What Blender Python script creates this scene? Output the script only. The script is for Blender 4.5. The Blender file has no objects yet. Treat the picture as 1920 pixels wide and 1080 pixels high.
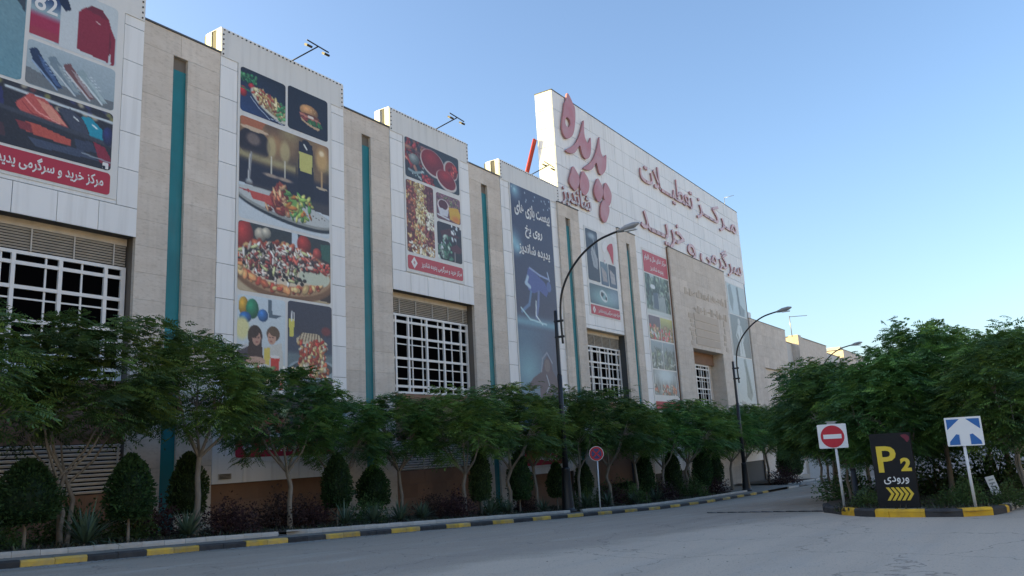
import bpy, bmesh, math, random
import numpy as np
from mathutils import Matrix, Vector
R = math.radians
random.seed(7); rng = np.random.default_rng(7)
scene = bpy.context.scene
COL = scene.collection

# ------------------------------------------------------------------ camera, sky, sun, exposure
YAW, PITCH, ROLL, FPX = R(56.8366), R(11.582), R(-3.1479), 1495.0
def camera():
    d = Vector((math.sin(YAW)*math.cos(PITCH), math.cos(YAW)*math.cos(PITCH), math.sin(PITCH)))
    r = Vector((math.cos(YAW), -math.sin(YAW), 0)); u = r.cross(d)
    c, s = math.cos(ROLL), math.sin(ROLL)
    r2 = c*r + s*u; u2 = -s*r + c*u
    cd = bpy.data.cameras.new('camera'); cd.sensor_width = 36; cd.lens = 36*FPX/1920
    cd.clip_start = .1; cd.clip_end = 6000
    o = bpy.data.objects.new('camera', cd); COL.objects.link(o)
    o.matrix_world = Matrix(((r2.x, u2.x, -d.x, 0), (r2.y, u2.y, -d.y, 0), (r2.z, u2.z, -d.z, 0), (0, 0, 0, 1)))
    scene.camera = o
camera()
SUN_EL, SUN_A = R(18.5), R(60)          # sun low behind the facade, to the left
sv = Vector((-math.cos(SUN_A)*math.cos(SUN_EL), math.sin(SUN_A)*math.cos(SUN_EL), math.sin(SUN_EL)))
world = bpy.data.worlds.new('World'); scene.world = world; world.use_nodes = True
wn = world.node_tree.nodes; wl = world.node_tree.links
sky = wn.new('ShaderNodeTexSky'); sky.sky_type = 'NISHITA'; sky.sun_disc = False
sky.sun_elevation = SUN_EL; sky.sun_rotation = math.atan2(sv.x, sv.y)
sky.altitude = 900; sky.air_density = 1.15; sky.dust_density = 4.5; sky.ozone_density = 2.8
wl.new(sky.outputs[0], wn['Background'].inputs[0]); wn['Background'].inputs[1].default_value = .15
sl = bpy.data.lights.new('sun', 'SUN'); sl.energy = 5.0; sl.angle = R(.5); sl.color = (1, .77, .24)
so = bpy.data.objects.new('sun', sl); COL.objects.link(so)
so.rotation_euler = (-sv).to_track_quat('-Z', 'Y').to_euler(); so.location = (0, 0, 40)
scene.view_settings.view_transform = 'Standard'; scene.view_settings.look = 'None'
scene.view_settings.exposure = 1.17; scene.view_settings.gamma = 1; scene.view_settings.use_curve_mapping = False
scene.cycles.use_denoising = True; scene.cycles.max_bounces = 6; scene.cycles.transparent_max_bounces = 6

# ------------------------------------------------------------------ materials
def srgb(c):
    c = np.asarray(c, float)/255.
    return np.where(c <= .04045, c/12.92, ((c+.055)/1.055)**2.4)
MATS = {}
def mat(name, col, rough=.6, rnd=0., nsc=1., namt=0., ncol=None, bump=0., bsc=None, spec=.5, metal=0., stretch=(1, 1, 1),
        n2=None, streak=0., attr=None, trans=0., hue=0.):
    if name in MATS: return MATS[name]
    m = bpy.data.materials.new(name); m.use_nodes = True; MATS[name] = m
    n = m.node_tree.nodes; l = m.node_tree.links; b = n['Principled BSDF']
    b.inputs['Roughness'].default_value = rough; b.inputs['Specular IOR Level'].default_value = spec
    b.inputs['Metallic'].default_value = metal
    geo = n.new('ShaderNodeNewGeometry')
    mp = n.new('ShaderNodeMapping'); l.new(geo.outputs['Position'], mp.inputs[0]); mp.inputs['Scale'].default_value = stretch
    def noise(sc, det=5, ro=.6):
        t = n.new('ShaderNodeTexNoise'); t.inputs['Scale'].default_value = sc; t.inputs['Detail'].default_value = det
        t.inputs['Roughness'].default_value = ro; l.new(mp.outputs[0], t.inputs['Vector']); return t
    def mix(a, bb, fac, mode='MIX'):
        x = n.new('ShaderNodeMix'); x.data_type = 'RGBA'; x.blend_type = mode
        for s, v in ((x.inputs[0], fac), (x.inputs[6], a), (x.inputs[7], bb)):
            if hasattr(v, 'is_output'): l.new(v, s)
            elif isinstance(v, (int, float)): s.default_value = v
            else: s.default_value = (*v[:3], 1)
        return x.outputs[2]
    def ramp(fac, lo, hi):
        x = n.new('ShaderNodeMapRange'); l.new(fac, x.inputs[0]); x.inputs[1].default_value = lo; x.inputs[2].default_value = hi
        return x.outputs[0]
    cur = tuple(col)
    if attr:
        a = n.new('ShaderNodeVertexColor'); a.layer_name = attr; cur = a.outputs[0]
        if attr != 'print': cur = mix(cur, col, 1., 'MULTIPLY')
    if namt:
        t = noise(nsc)
        cur = mix(cur, ncol if ncol else tuple(c*.5 for c in col), ramp(t.outputs[0], .62-.28, .62+.18) if namt >= 1 else
                  (lambda o: (lambda q: (l.new(o, q.inputs[0]), setattr(q, 'operation', 'MULTIPLY'), setattr(q.inputs[1], 'default_value', namt), q.outputs[0])[-1])(n.new('ShaderNodeMath')))(ramp(t.outputs[0], .35, .7)))
    if n2:
        t2 = noise(n2[0], 3); f = n.new('ShaderNodeMath'); f.operation = 'MULTIPLY'
        l.new(ramp(t2.outputs[0], n2[2], n2[3]), f.inputs[0]); f.inputs[1].default_value = n2[4]
        cur = mix(cur, n2[1], f.outputs[0])
    if streak:
        mp2 = n.new('ShaderNodeMapping'); l.new(geo.outputs['Position'], mp2.inputs[0]); mp2.inputs['Scale'].default_value = (2.2, 2.2, .12)
        t3 = n.new('ShaderNodeTexNoise'); t3.inputs['Scale'].default_value = 1.6; t3.inputs['Detail'].default_value = 4; l.new(mp2.outputs[0], t3.inputs['Vector'])
        f = n.new('ShaderNodeMath'); f.operation = 'MULTIPLY'; l.new(ramp(t3.outputs[0], .5, .75), f.inputs[0]); f.inputs[1].default_value = streak
        cur = mix(cur, (.22, .21, .19), f.outputs[0])
    if rnd:
        oi = n.new('ShaderNodeObjectInfo'); x = n.new('ShaderNodeMapRange'); l.new(oi.outputs['Random'], x.inputs[0])
        x.inputs[3].default_value = 1-rnd; x.inputs[4].default_value = 1+rnd
        hs = n.new('ShaderNodeHueSaturation'); l.new(x.outputs[0], hs.inputs['Value'])
        if hue:
            wv = n.new('ShaderNodeTexWhiteNoise'); wv.noise_dimensions = '1D'; l.new(oi.outputs['Random'], wv.inputs['W']); xh = n.new('ShaderNodeMapRange'); l.new(wv.outputs[0], xh.inputs[0])
            xh.inputs[3].default_value = .5-hue; xh.inputs[4].default_value = .5+hue*.6; l.new(xh.outputs[0], hs.inputs['Hue'])
        if hasattr(cur, 'is_output'): l.new(cur, hs.inputs['Color'])
        else: hs.inputs['Color'].default_value = (*cur, 1)
        cur = hs.outputs[0]
    if hasattr(cur, 'is_output'): l.new(cur, b.inputs['Base Color'])
    else: b.inputs['Base Color'].default_value = (*cur, 1)
    if bump:
        t = noise(bsc or nsc*4, 4); bp = n.new('ShaderNodeBump'); bp.inputs['Strength'].default_value = min(1, bump); bp.inputs['Distance'].default_value = .02
        l.new(t.outputs[0], bp.inputs['Height']); l.new(bp.outputs[0], b.inputs['Normal'])
    if trans:
        tr = n.new('ShaderNodeBsdfTranslucent'); ms = n.new('ShaderNodeMixShader'); ms.inputs[0].default_value = trans
        if hasattr(cur, 'is_output'): l.new(cur, tr.inputs[0])
        else: tr.inputs[0].default_value = (*cur, 1)
        l.new(b.outputs[0], ms.inputs[1]); l.new(tr.outputs[0], ms.inputs[2]); l.new(ms.outputs[0], n['Material Output'].inputs[0])
    return m
PANEL = mat('white_panel', (.80, .81, .81), .5, rnd=.035, nsc=.5, namt=.15, ncol=(.71, .72, .72), streak=.2, spec=.35)
PANELB = mat('panel_backing', (.06, .065, .07), .7)
SHEET = mat('vinyl_sheet', (.70, .70, .68), .5, nsc=.35, namt=.25, ncol=(.62, .625, .61), bump=.45, bsc=1.1, streak=.18)
STONE = mat('travertine', (.66, .60, .53), .75, rnd=.07, nsc=.9, namt=.5, ncol=(.50, .43, .355), bump=.25, bsc=9, stretch=(1, 1, 2.6),
            n2=(5., (.40, .345, .285), .52, .75, .55), streak=.22)
STONED = mat('stone_core', (.16, .14, .12), .8)
TEAL = mat('teal_metal', (.010, .20, .235), .5, nsc=.8, namt=.6, ncol=(.012, .13, .155), streak=.25, spec=.35)
BROWN = mat('brown_stone', (.26, .15, .095), .8, rnd=.1, nsc=1.4, namt=.5, ncol=(.18, .105, .07), bump=.3, bsc=10)
WFRAME = mat('white_frame', (.80, .80, .79), .45, nsc=2, namt=.2, ncol=(.5, .5, .5))
LOUV = mat('louvre_grey', (.52, .49, .45), .5, nsc=2, namt=.3, ncol=(.3, .29, .27))
DARKGLASS = mat('dark_glass', (.003, .003, .0035), .6, spec=.0)
DARK = mat('dark_void', (.012, .012, .012), .9, spec=.1)
ROOF = mat('roof_grey', (.2, .2, .2), .9, nsc=.5, namt=.4)
COPING = mat('dark_coping', (.07, .072, .075), .5)
REDSIGN = mat('sign_red', (.47, .16, .175), .45, nsc=.8, namt=.8, ncol=(.50, .29, .30), spec=.6)
REDTXT = mat('letter_face', (.62, .43, .43), .4, nsc=1, namt=.5, ncol=(.56, .33, .34))
REDEDGE = mat('letter_edge', (.47, .22, .23), .5)
SILVER = mat('letter_silver', (.55, .50, .51), .4)
REDPRINT = mat('red_print', (.44, .018, .05), .5, nsc=.6, namt=.2, ncol=(.38, .03, .06))
REDFADE = mat('red_print_faded', (.50, .075, .10), .5, nsc=.6, namt=.3, ncol=(.42, .1, .12))
WHITEPRINT = mat('white_print', (.75, .75, .75), .5)
PRINT = mat('print', (1, 1, 1), .42, attr='print', bump=.35, bsc=1.3)
BLACKMETAL = mat('black_metal', (.012, .013, .016), .45, nsc=3, namt=.3, ncol=(.03, .03, .03))
GREYMETAL = mat('grey_metal', (.32, .33, .34), .4, metal=.6)
LAMPHEAD = mat('lamp_head', (.30, .31, .32), .45)
LAMPGLASS = mat('lamp_glass', (.55, .56, .55), .2)
WHITEPAINT = mat('white_paint', (.74, .74, .73), .45, nsc=4, namt=.3, ncol=(.52, .51, .48))
SIGNWHITE = mat('sign_white', (.82, .82, .80), .4, nsc=2, namt=.15, ncol=(.7, .7, .68))
SIGNRED = mat('sign_face_red', (.55, .012, .03), .4)
SIGNBLUE = mat('sign_face_blue', (.015, .13, .40), .4, nsc=3, namt=.2, ncol=(.02, .1, .3))
NAVY = mat('sign_navy', (.03, .045, .16), .4)
SIGNBLACK = mat('totem_black', (.013, .013, .014), .6, spec=.25, nsc=3, namt=.3, ncol=(.024, .024, .024), bump=.1)
YELLOW = mat('totem_yellow', (.80, .56, .02), .5, nsc=6, namt=.3, ncol=(.72, .62, .2))
KYEL = mat('kerb_yellow', (.70, .44, .035), .75, rnd=.22, nsc=2.6, namt=1., ncol=(.27, .215, .14), n2=(1.1, (.30, .27, .22), .5, .72, .7), bump=.4, bsc=14)
KYELI = mat('island_kerb_yellow', (.74, .44, .02), .7, rnd=.1, nsc=3.5, namt=.6, ncol=(.38, .2, .03), bump=.4, bsc=14)
KBLK = mat('kerb_black', (.022, .022, .024), .75, rnd=.2, nsc=3.5, namt=.6, ncol=(.07, .068, .064), bump=.4, bsc=14)
KWHT = mat('kerb_pale', (.50, .47, .42), .8, rnd=.12, nsc=3, namt=.5, ncol=(.32, .30, .26), bump=.4, bsc=12)
CONC = mat('pavement_concrete', (.26, .24, .21), .9, nsc=1.5, namt=.5, ncol=(.19, .175, .155), bump=.4, bsc=15, n2=(.35, (.31, .29, .25), .45, .7, .6))
GUTTER = mat('gutter_concrete', (.40, .38, .35), .9, nsc=1.1, namt=1., ncol=(.24, .23, .215), bump=.3, bsc=15)
SOIL = mat('soil', (.10, .078, .056), .95, nsc=3, namt=.6, ncol=(.035, .028, .02), bump=.8, bsc=12)
DIRT = mat('dirt', (.44, .365, .275), .95, nsc=.6, namt=.6, ncol=(.35, .29, .22), bump=.6, bsc=6)
BARK = mat('bark', (.27, .235, .19), .9, nsc=8, namt=.6, ncol=(.15, .125, .10), bump=.8, bsc=20, stretch=(1, 1, .3))
LEAF = mat('leaf', (2.35, 2.1, 1.55), .6, attr='tint', spec=.22, trans=.25, rnd=.24, hue=.022)
BLADE = mat('blade', (1, 1, 1), .45, attr='tint', spec=.4, trans=.1)
PLASTER = mat('far_plaster', (.58, .58, .56), .8, nsc=.4, namt=.3, ncol=(.45, .45, .43), streak=.25)
REDPAINT = mat('red_paint', (.45, .05, .03), .5)
BARREL = mat('barrel_red', (.36, .05, .035), .6, nsc=3, namt=.4, ncol=(.2, .05, .04))
RELIEF = mat('carved_stone', (.54, .47, .395), .8, rnd=.05, nsc=2, namt=.4, ncol=(.46, .40, .33))

def asphalt():
    m = bpy.data.materials.new('asphalt'); m.use_nodes = True
    n = m.node_tree.nodes; l = m.node_tree.links; b = n['Principled BSDF']; b.inputs['Roughness'].default_value = .9
    b.inputs['Specular IOR Level'].default_value = .3
    g = n.new('ShaderNodeNewGeometry')
    def noise(sc, det, st=(1, 1, 1)):
        mp = n.new('ShaderNodeMapping'); mp.inputs['Scale'].default_value = st; l.new(g.outputs['Position'], mp.inputs[0])
        t = n.new('ShaderNodeTexNoise'); t.inputs['Scale'].default_value = sc; t.inputs['Detail'].default_value = det; l.new(mp.outputs[0], t.inputs['Vector']); return t.outputs[0]
    def rng_(f, a, bb, c=0, d=1):
        x = n.new('ShaderNodeMapRange'); l.new(f, x.inputs[0]); x.inputs[1].default_value = a; x.inputs[2].default_value = bb; x.inputs[3].default_value = c; x.inputs[4].default_value = d; return x.outputs[0]
    def mix(a, bb, f):
        x = n.new('ShaderNodeMix'); x.data_type = 'RGBA'; l.new(f, x.inputs[0])
        for s, v in ((x.inputs[6], a), (x.inputs[7], bb)):
            if isinstance(v, tuple): s.default_value = (*v, 1)
            else: l.new(v, s)
        return x.outputs[2]
    # older, paler asphalt of the junction meets the smoother carriageway along a line
    sep = n.new('ShaderNodeSeparateXYZ'); l.new(g.outputs['Position'], sep.inputs[0])
    k = n.new('ShaderNodeMath'); k.operation = 'MULTIPLY_ADD'; l.new(sep.outputs[0], k.inputs[0]); k.inputs[1].default_value = .20; l.new(sep.outputs[1], k.inputs[2])
    w = n.new('ShaderNodeMath'); w.operation = 'MULTIPLY_ADD'; l.new(noise(.5, 5), w.inputs[0]); w.inputs[1].default_value = 2.4; l.new(k.outputs[0], w.inputs[2])
    side = rng_(w.outputs[0], 12.0, 12.9)
    c = mix((.56, .465, .36), (.39, .325, .255), side)
    c = mix(c, (.52, .47, .40), rng_(noise(.8, 8, (.5, 1.6, 1)), .55, .78, 0, .55))
    c = mix(c, (.27, .245, .215), rng_(noise(.23, 6), .54, .76, 0, .3))
    c = mix(c, (.44, .42, .39), rng_(noise(26, 3), .58, .74, 0, .7))
    c = mix(c, (.07, .07, .07), rng_(noise(31, 3), .58, .74, 0, .6))
    c = mix(c, (.20, .183, .16), rng_(noise(1.1, 3, (.05, 1.0, 1)), .5, .8, 0, .3))
    c = mix(c, (.12, .11, .10), rng_(noise(1.9, 3), .70, .80, 0, .55))
    c = mix(c, (.44, .40, .345), rng_(noise(.55, 7, (.35, 1.3, 1)), .55, .85, 0, .35))
    # fine cracks
    v = n.new('ShaderNodeTexVoronoi'); v.feature = 'DISTANCE_TO_EDGE'; v.inputs['Scale'].default_value = .28
    ad = n.new('ShaderNodeVectorMath'); ad.operation = 'ADD'; nn = n.new('ShaderNodeTexNoise'); nn.inputs['Scale'].default_value = 1.5; nn.inputs['Detail'].default_value = 6
    l.new(g.outputs['Position'], nn.inputs['Vector']); l.new(g.outputs['Position'], ad.inputs[0]); l.new(nn.outputs[1], ad.inputs[1]); l.new(ad.outputs[0], v.inputs['Vector'])
    c = mix((.05, .05, .05), c, rng_(v.outputs[0], .0, .006, .45, 1))
    l.new(c, b.inputs['Base Color'])
    bp = n.new('ShaderNodeBump'); bp.inputs['Strength'].default_value = .55; bp.inputs['Distance'].default_value = .015
    l.new(noise(30, 4), bp.inputs['Height']); l.new(bp.outputs[0], b.inputs['Normal'])
    return m
ASPHALT = asphalt()

# ------------------------------------------------------------------ object helpers
def link(o, parent=None):
    COL.objects.link(o)
    if parent is not None:
        o.parent = parent; o.matrix_parent_inverse = parent.matrix_basis.inverted()
    return o
def tag(o, label=None, cat=None, group=None, kind=None):
    for k, v in (('label', label), ('category', cat), ('group', group), ('kind', kind)):
        if v: o[k] = v
    return o
def empty(name, loc=(0, 0, 0), label=None, cat=None, group=None):
    o = bpy.data.objects.new(name, None); o.location = loc; o.empty_display_size = .2; link(o); return tag(o, label, cat, group)
def meshobj(name, V, F, m, parent=None, smooth=False):
    me = bpy.data.meshes.new(name); me.from_pydata([tuple(v) for v in V], [], [tuple(f) for f in F]); me.materials.append(m)
    if smooth: me.polygons.foreach_set('use_smooth', [True]*len(me.polygons))
    me.update(); return link(bpy.data.objects.new(name, me), parent)
BOXF = [(0, 3, 2, 1), (4, 5, 6, 7), (0, 1, 5, 4), (1, 2, 6, 5), (2, 3, 7, 6), (3, 0, 4, 7)]
def boxv(x0, x1, y0, y1, z0, z1):
    return [(x0, y0, z0), (x1, y0, z0), (x1, y1, z0), (x0, y1, z0), (x0, y0, z1), (x1, y0, z1), (x1, y1, z1), (x0, y1, z1)]
def boxes(name, L, m, parent=None):
    V, F = [], []
    for b in L:
        k = len(V); V += boxv(*b); F += [tuple(i+k for i in f) for f in BOXF]
    return meshobj(name, V, F, m, parent)
UNIT = {}
def ubox(name, x0, x1, y0, y1, z0, z1, m, parent=None):
    """one box-shaped piece that shares the unit-cube mesh of its material"""
    k = (name, m.name)
    if k not in UNIT:
        me = bpy.data.meshes.new(name); me.from_pydata(boxv(-.5, .5, -.5, .5, -.5, .5), [], BOXF); me.materials.append(m); UNIT[k] = me
    o = bpy.data.objects.new(name, UNIT[k]); o.location = ((x0+x1)/2, (y0+y1)/2, (z0+z1)/2); o.scale = (x1-x0, y1-y0, z1-z0)
    return link(o, parent)
def tube(path, rad, seg=8, cap=True):
    P = [Vector(p) for p in path]; rr = rad if hasattr(rad, '__len__') else [rad]*len(P); V, F = [], []
    ref = None
    for i, p in enumerate(P):
        t = (P[min(i+1, len(P)-1)]-P[max(i-1, 0)]).normalized()
        if ref is None: ref = Vector((1, 0, 0)) if abs(t.x) < .8 else Vector((0, 1, 0))
        a = (ref - t*ref.dot(t)).normalized(); b = t.cross(a); ref = a
        for k in range(seg):
            q = 2*math.pi*k/seg; V.append(tuple(p + (a*math.cos(q)+b*math.sin(q))*rr[i]))
    for i in range(len(P)-1):
        for k in range(seg):
            k2 = (k+1) % seg; F.append((i*seg+k, i*seg+k2, (i+1)*seg+k2, (i+1)*seg+k))
    if cap: F.append(tuple(range(seg))[::-1]); F.append(tuple((len(P)-1)*seg+k for k in range(seg)))
    return V, F
def tubes(name, L, m, parent=None, seg=8):
    V, F = [], []
    for path, rad in L:
        v, f = tube(path, rad, seg); k = len(V); V += v; F += [tuple(i+k for i in q) for q in f]
    return meshobj(name, V, F, m, parent, True)
def facing_y(p, X, Y, Z): return (X+p[0], Y-p[2], Z+p[1])           # drawing plane looks towards -Y
def facing_x(p, X, Y, Z): return (X-p[2], Y-p[0], Z+p[1])           # drawing plane looks towards -X
def eval_mesh(o):
    dg = bpy.context.evaluated_depsgraph_get(); e = o.evaluated_get(dg); me = e.to_mesh()
    V = [tuple(v.co) for v in me.vertices]; F = [tuple(p.vertices) for p in me.polygons]; e.to_mesh_clear(); return V, F
def shape2d(loops, ext=0.01):
    c = bpy.data.curves.new('outline', 'CURVE'); c.dimensions = '2D'; c.fill_mode = 'BOTH'; c.extrude = ext/2
    for lp in loops:
        s = c.splines.new('POLY'); s.points.add(len(lp)-1); s.use_cyclic_u = True
        for q, p in zip(s.points, lp): q.co = (p[0], p[1], 0, 1)
    o = bpy.data.objects.new('outline', c); COL.objects.link(o); V, F = eval_mesh(o)
    bpy.data.objects.remove(o); bpy.data.curves.remove(c)
    return [(x, y, z+ext/2) for x, y, z in V], F
def smooth_loop(pts, n=4):
    out = []; N = len(pts)
    for i in range(N):
        p0, p1, p2, p3 = (np.array(pts[(i+k-1) % N], float) for k in range(4))
        for t in np.arange(n)/n:
            out.append(tuple(.5*((2*p1)+(-p0+p2)*t+(2*p0-5*p1+4*p2-p3)*t*t+(-p0+3*p1-3*p2+p3)*t**3)))
    return out
# joined Persian letter forms: isolated, final, initial, medial
AR = {'ا': 'ﺍﺎ', 'د': 'ﺩﺪ', 'ذ': 'ﺫﺬ', 'ر': 'ﺭﺮ', 'ز': 'ﺯﺰ', 'و': 'ﻭﻮ', 'آ': 'ﺁﺂ',
      'پ': 'ﭖﭗﭘﭙ', 'ب': 'ﺏﺐﺑﺒ', 'ت': 'ﺕﺖﺗﺘ', 'خ': 'ﺥﺦﺧﺨ', 'س': 'ﺱﺲﺳﺴ', 'ش': 'ﺵﺶﺷﺸ', 'ط': 'ﻁﻂﻃﻄ', 'ع': 'ﻉﻊﻋﻌ', 'غ': 'ﻍﻎﻏﻐ',
      'ق': 'ﻕﻖﻗﻘ', 'ک': 'ﮎﮏﮐﮑ', 'گ': 'ﮒﮓﮔﮕ', 'ل': 'ﻝﻞﻟﻠ', 'م': 'ﻡﻢﻣﻤ', 'ن': 'ﻥﻦﻧﻨ', 'ه': 'ﻩﻪﻫﻬ', 'ی': 'ﯼﯽﯾﯿ', 'ـ': 'ــــ'}
def persian(s):
    s = s.replace('لا', '\u0001'); out = []
    dual = lambda ch: ch in AR and len(AR[ch]) == 4
    for i, ch in enumerate(s):
        prev = i > 0 and dual(s[i-1]); nxt = i < len(s)-1 and (s[i+1] in AR or s[i+1] == '\u0001')
        if ch == '\u0001': out.append('ﻼ' if prev else 'ﻻ'); continue
        if ch not in AR: out.append(ch); continue
        f = AR[ch]
        if len(f) == 2: out.append(f[1] if prev else f[0])
        else: out.append(f[(3 if nxt else 1) if prev else (2 if nxt else 0)])
    return ''.join(out[::-1])
def text2d(body, w=None, h=None, ext=.01, bold=0., res=3):
    c = bpy.data.curves.new('lettering', 'FONT'); c.body = body; c.size = 1; c.offset = bold; c.resolution_u = res
    o = bpy.data.objects.new('lettering', c); COL.objects.link(o); V, F = eval_mesh(o)
    c.extrude = .5; V, F = eval_mesh(o)
    bpy.data.objects.remove(o); bpy.data.curves.remove(c)
    A = np.array(V); lo = A.min(0); hi = A.max(0); s = hi-lo
    sx = (w/s[0]) if w else h/s[1]; sy = (h/s[1]) if h else sx
    A = (A-lo)*np.array([sx, sy, ext/s[2]])
    return [tuple(a) for a in A], F
def flat(name, VF, m, parent, X, Y, Z, face=facing_y, skew=0., edge=None):
    V, F = VF
    P = [face((p[0], p[1]+skew*p[0], p[2]), X, Y, Z) for p in V]
    o = meshobj(name, P, F, m, parent)
    if edge:
        o.data.materials.append(edge); ax = 1 if face is facing_y else 0
        for q in o.data.polygons:
            if abs(q.normal[ax]) < .7: q.material_index = 1
    return o
def rrect(w, h, r, n=5):
    L = []
    for cx, cy, a0 in ((w-r, h-r, 0), (r, h-r, 90), (r, r, 180), (w-r, r, 270)):
        for k in range(n+1):
            a = R(a0+90*k/n); L.append((cx+r*math.cos(a), cy+r*math.sin(a)))
    return L

# ------------------------------------------------------------------ ground
XS = [-400, -40, 0, 9.3, 19, 27.3, 36.8, 42, 49.4, 62, 83, 160, 3000]; ZS = [-.8, -1.0, -1.37, -1.857, -2.34, -2.78, -3.27, -3.52, -3.77, -4.04, -4.39, -5.2, -8]
def gz(X, Y):
    K = np.interp(X, XS, ZS); N = np.interp(X, [-400, 0, 60, 160, 3000], [-1.4, -1.6, -2.92, -3.92, -8])
    t = np.clip((Y-4)/14.5, 0, 1); return float(N+(K-N)*t)
KY = 18.5            # street kerb line
def sheet(name, xs, ys, m, dz=0., kind='structure', f=gz):
    V = [(x, y, f(x, y)+dz) for y in ys for x in xs]; nx = len(xs)
    F = [(j*nx+i, j*nx+i+1, (j+1)*nx+i+1, (j+1)*nx+i) for j in range(len(ys)-1) for i in range(nx-1)]
    return tag(meshobj(name, V, F, m, None, True), kind=kind)
xs_r = list(np.arange(-80, 0, 8.))+list(np.arange(0, 100, 2.))+list(np.arange(100, 301, 20.))
ys_r = list(np.arange(-60, 0, 6.))+list(np.arange(0, 18.5, 1.45))+[18.5]
sheet('ground', [-3000, -400]+xs_r+[500, 1000, 3000], [-3000, -400, -120]+ys_r+[26, 60, 400, 3000], DIRT, -.06)
sheet('road', xs_r, ys_r, ASPHALT)
def bounce_hill_z(x, y):
    d = max(0., -y-38)
    return gz(x, y)+.3+62*(1-math.exp(-(d/85)**1.4))*(.85+.15*math.sin(x*.021+1)+.10*math.sin(x*.047-y*.03))+2.2*math.sin(x*.11+y*.05)*min(1, d/40)
sheet('added_bounce_hill', list(np.arange(-420, 521, 20.)), list(np.arange(-420, -40, 12.))+[-38], DIRT, -.25, 'structure', bounce_hill_z)  # unseen slope behind the camera, added to bounce warm sunlight onto the facade
def band(name, y0, y1, m, dz, x0=-40, x1=62, kind='structure'):
    xs = [x0]+[x for x in xs_r if x0+.1 < x < x1-.1]+[x1]
    return sheet(name, xs, [y0, y1], m, dz, kind, lambda x, y: gz(x, KY))
def irregular_gutter():
    xs = np.arange(-40, 62, .5); V, F = [], []
    for i, x in enumerate(xs):
        w = .42+.16*math.sin(x*.9)+.13*math.sin(x*2.7+1)+.1*random.random()
        V += [(x, KY-w, gz(x, KY-w)+.004), (x, KY-.001, gz(x, KY)+.004)]
        if i: k = 2*i; F.append((k-2, k, k+1, k-1))
    return tag(meshobj('gutter', V, F, GUTTER), kind='structure')
irregular_gutter()
band('pavement', KY+.16, 19.62, CONC, .145, -40, 100)
PED = 19.62        # planter edge stones
def kerb_blocks(name, path, L, height, width, pattern, dz=0., gap=.012, zf=gz):
    """chamfered kerb stones laid one by one along a path"""
    root = tag(empty(name, (path[0][0], path[0][1], zf(*path[0]))), kind='structure')
    me = {}
    def block(m):
        if m.name not in me:
            c = .18
            prof = [(0, 0), (0, 1-c), (c, 1), (1, 1), (1, 0)]
            V = [(x, y, z) for x in (-.5, .5) for y, z in prof]
            F = [(0, 1, 2, 3, 4)[::1], (9, 8, 7, 6, 5), (0, 5, 6, 1), (1, 6, 7, 2), (2, 7, 8, 3), (3, 8, 9, 4), (4, 9, 5, 0)]
            b = bpy.data.meshes.new('kerb_block'); b.from_pydata(V, [], F); b.materials.append(m); me[m.name] = b
        return me[m.name]
    P = [np.array(p, float) for p in path]; seg = [np.linalg.norm(b-a) for a, b in zip(P, P[1:])]; tot = sum(seg)
    def at(s):
        for a, b, l in zip(P, P[1:], seg):
            if s <= l: return a+(b-a)*s/l
            s -= l
        return P[-1]
    n = max(1, round(tot/L)); l = tot/n
    for i in range(n):
        a, b = at(i*l), at((i+1)*l); d = b-a; ln = np.linalg.norm(d); c = (a+b)/2
        o = bpy.data.objects.new('kerb_block', block(pattern(i, c)))
        za, zb = zf(*a), zf(*b)
        o.location = (c[0], c[1], (za+zb)/2-.08+dz+random.uniform(-.006, .006)); o.rotation_euler = (0, -math.atan2(zb-za, ln), math.atan2(d[1], d[0])+random.uniform(-.006, .006))
        o.scale = (ln-gap, width, height+.08); link(o, root)
    return root
kz = lambda x, y: gz(x, KY)
kerb_blocks('kerb', [(-30, KY), (62, KY)], .72, .15, .16, lambda i, c: KYEL if (i//2) % 2 else KBLK, zf=kz)
kerb_blocks('driveway_kerb', [(68, KY+.1), (100, KY-.2)], 1.0, .13, .16, lambda i, c: KWHT, zf=kz)
SOILZ = .26
def planter(x0, x1, end):
    kerb_blocks('planter_edging', [(x0, PED+.35), (x0+.5, PED), (x1, PED)] if end else [(x0, PED), (x1, PED)], .62, .27, .13, lambda i, c: KWHT, zf=kz, gap=.01)
    xs = [x0]+[x for x in xs_r if x0+.1 < x < x1-.1]+[x1]
    V = []; F = []
    ys = [PED+.12, PED+1, 21, 22.5, 24, 25.3]
    for y in ys:
        for x in xs: V.append((x, y, gz(x, KY)+SOILZ-.03+.05*math.sin(x*1.3+y)*(y > PED+.5)))
    nx = len(xs); F = [(j*nx+i, j*nx+i+1, (j+1)*nx+i+1, (j+1)*nx+i) for j in range(len(ys)-1) for i in range(nx-1)]
    tag(meshobj('planting_bed', V, F, SOIL, None, True), kind='structure')
planter(-30, 16.6, False); planter(17.2, 34.0, True); planter(35.2, 60.5, False); planter(72, 84, False)
band('forecourt', 19.62, 25.3, CONC, .14, 60.5, 72)
band('verge', 19.62, 25.3, DIRT, .13, 84, 100)
V = [(16.6, PED+.15, kz(16.6, 0)+.15), (17.2, PED+.15, kz(17.2, 0)+.15), (17.2, 25.3, kz(17.2, 0)+.15), (16.6, 25.3, kz(16.6, 0)+.15)]
tag(meshobj('service_path', V, [(0, 1, 2, 3)], CONC), kind='structure')
V = [(34.0, PED, kz(34, 0)+.16), (35.2, PED, kz(35.2, 0)+.16), (35.2, 25.3, kz(35.2, 0)+.16), (34.0, 25.3, kz(34, 0)+.16)]
tag(meshobj('lamp_footing', V, [(0, 1, 2, 3)], CONC), kind='structure')
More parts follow.
